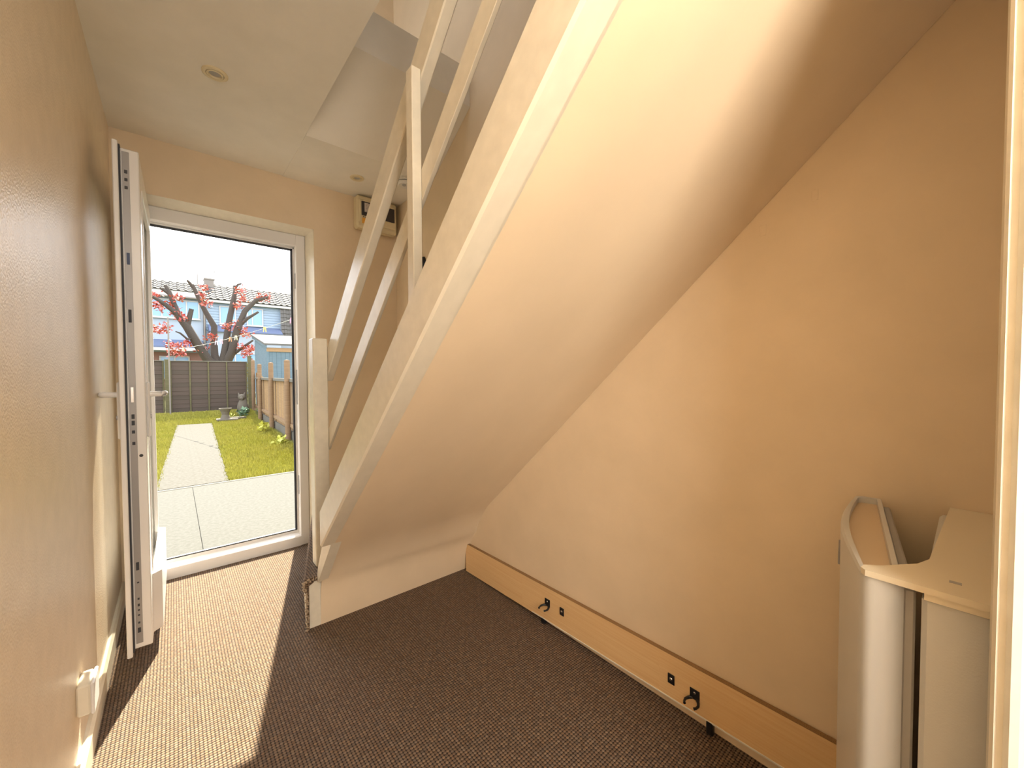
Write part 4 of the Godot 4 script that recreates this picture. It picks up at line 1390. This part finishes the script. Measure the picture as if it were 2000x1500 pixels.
	for k: Array in [[1.12, 0.28], [0.35, 0.24], [0.22, 0.2]]:
		st = mb()
		tube(st, [ap + Vector3(-0.04, k[0], 0), ap + Vector3(k[1], k[0] + 0.03, 0)], [0.012, 0.012], 5)
		for n in 3:
			var q := ap + Vector3(k[1] * (n + 1) / 3.5, k[0], 0)
			tube(st, [q - Vector3(0, 0.05, 0), q + Vector3(0, 0.07, 0)], [0.008, 0.008], 5)
		build(st, "cross_bar", M.gutter, a)
	st = mb()
	tube(st, [Vector3(1.34, 5.9, zf - 1.0), Vector3(1.34, 6.85, zf - 1.0)], [0.02, 0.02], 6)
	build(st, "aerial_pole", M.gutter, left)

# ------------------------------------------------------------------ pollarded tree
func tree() -> void:
	var t := thing("pollarded_tree", Vector3(1.7, G, -16.5))
	tag(t, "pollarded tree with thick bare limbs and tufts of red leaves behind the rear fence", "tree")
	var o := t.position
	var limbs := [
		[[1.70, -0.1, 0.0], [1.70, 0.8, 0.0], [1.68, 1.5, 0.0]], [0.24, 0.20, 0.21],
		[[1.66, 1.35, 0.0], [1.24, 1.72, 0.1], [0.94, 2.31, 0.25], [0.65, 2.92, 0.4], [0.31, 3.42, 0.5], [0.02, 3.68, 0.6], [-0.27, 3.88, 0.65]], [0.17, 0.16, 0.15, 0.14, 0.085, 0.07, 0.05],
		[[0.64, 2.9, 0.4], [0.72, 3.25, 0.42], [0.79, 3.58, 0.45]], [0.11, 0.085, 0.075],
		[[0.45, 3.25, 0.45], [0.32, 3.65, 0.35], [0.17, 4.15, 0.3], [0.07, 4.38, 0.28]], [0.08, 0.085, 0.08, 0.055],
		[[0.17, 4.08, 0.3], [0.02, 4.2, 0.36], [-0.08, 4.24, 0.4]], [0.05, 0.05, 0.03],
		[[1.62, 1.4, 0.0], [1.48, 1.9, -0.1], [1.47, 2.44, -0.2], [1.50, 3.05, -0.25], [1.24, 3.61, -0.3], [1.04, 4.12, -0.3], [0.86, 4.6, -0.3]], [0.16, 0.13, 0.12, 0.11, 0.09, 0.08, 0.06],
		[[0.87, 4.52, -0.3], [0.76, 4.68, -0.25], [0.70, 4.74, -0.2]], [0.06, 0.05, 0.03],
		[[1.70, 1.4, 0.0], [1.82, 2.2, 0.05], [1.93, 3.09, 0.0], [2.10, 3.98, -0.1], [2.21, 4.57, -0.2], [2.18, 4.75, -0.2]], [0.16, 0.13, 0.11, 0.10, 0.07, 0.05],
		[[2.19, 4.62, -0.2], [2.30, 4.80, -0.2], [2.42, 4.86, -0.2]], [0.05, 0.04, 0.03],
		[[1.76, 1.4, 0.0], [2.01, 2.05, 0.2], [2.18, 2.88, 0.3], [2.45, 3.67, 0.3], [2.83, 4.15, 0.3], [3.27, 4.33, 0.35]], [0.17, 0.15, 0.13, 0.10, 0.08, 0.05],
		[[2.28, 3.1, 0.3], [2.52, 3.38, 0.45], [2.89, 3.67, 0.5]], [0.07, 0.06, 0.04],
		[[2.0, 1.9, 0.1], [2.3, 2.18, 0.4], [2.69, 2.52, 0.5]], [0.07, 0.055, 0.035],
		[[0.80, 2.5, 0.3], [0.65, 2.45, 0.5], [0.45, 2.65, 0.6], [0.32, 2.70, 0.65]], [0.04, 0.035, 0.03, 0.02]]
	for i in range(0, limbs.size(), 2):
		var p := []
		for q: Array in limbs[i]: p.append(Vector3(q[0], q[1] - G, q[2]) - Vector3(o.x, 0, 0))
		var st := mb()
		tube(st, p, limbs[i + 1], 10)
		build(st, "trunk" if i == 0 else "limb", M.bark, t)
	var cl := [[-0.22, 3.97], [-0.2, 3.6], [-0.1, 3.55], [0.16, 3.63], [0.3, 3.42], [0.44, 3.28], [0.52, 3.2], [0.38, 3.94], [0.07, 2.88], [-0.03, 2.72], [-0.21, 2.74], [1.13, 4.13], [1.25, 3.85], [1.19, 4.43], [2.36, 4.49], [2.44, 4.19], [2.27, 3.86], [3.25, 4.35], [2.98, 4.29], [2.2, 3.03], [2.33, 2.94], [2.47, 2.74], [2.25, 3.24], [0.13, 2.22], [0.34, 2.13], [0.56, 2.24], [0.26, 1.94], [0.48, 1.95], [0.71, 2.34], [1.09, 2.16], [2.32, 2.21], [2.58, 2.11], [2.45, 1.94], [2.67, 2.22], [1.83, 3.0], [1.38, 2.57]]
	for c: Array in cl:
		var st := mb()
		var base := Vector3(c[0] - o.x, c[1] - G, rng.randf_range(0.1, 0.6))
		for i in 46:
			var r := Vector3(rng.randfn(0, 0.085), rng.randfn(0, 0.075), rng.randfn(0, 0.085))
			var col := Color(0.36, 0.045, 0.04).lerp(Color(0.42, 0.13, 0.06), rng.randf()) if rng.randf() < 0.7 else Color(0.48, 0.17, 0.17)
			leaf(st, base + r, rng.randf_range(0.08, 0.15), col)
		var lf := build(st, "leaf_tuft", M.leaf_red, t)
		lf.set_meta("kind", "stuff")
	# yellow-green shrubs glimpsed between fence and house
	for b: Array in [[1.55, -17.6, 1.75, "yellow-green shrub showing over the fence between the limbs"], [2.55, -17.8, 1.78, "yellow-green shrub showing over the fence at the corner"]]:
		var st := mb()
		for i in 420:
			var p := Vector3(b[0] + rng.randfn(0, 0.24), G + b[2] * sqrt(rng.randf()), b[1] + rng.randfn(0, 0.2))
			leaf(st, p, rng.randf_range(0.08, 0.15), Color(0.42, 0.40, 0.07) * rng.randf_range(0.6, 1.2))
		tag(build(st, "shrub", M.leaf_red), b[3], "shrub", "shrubs behind the rear fence")
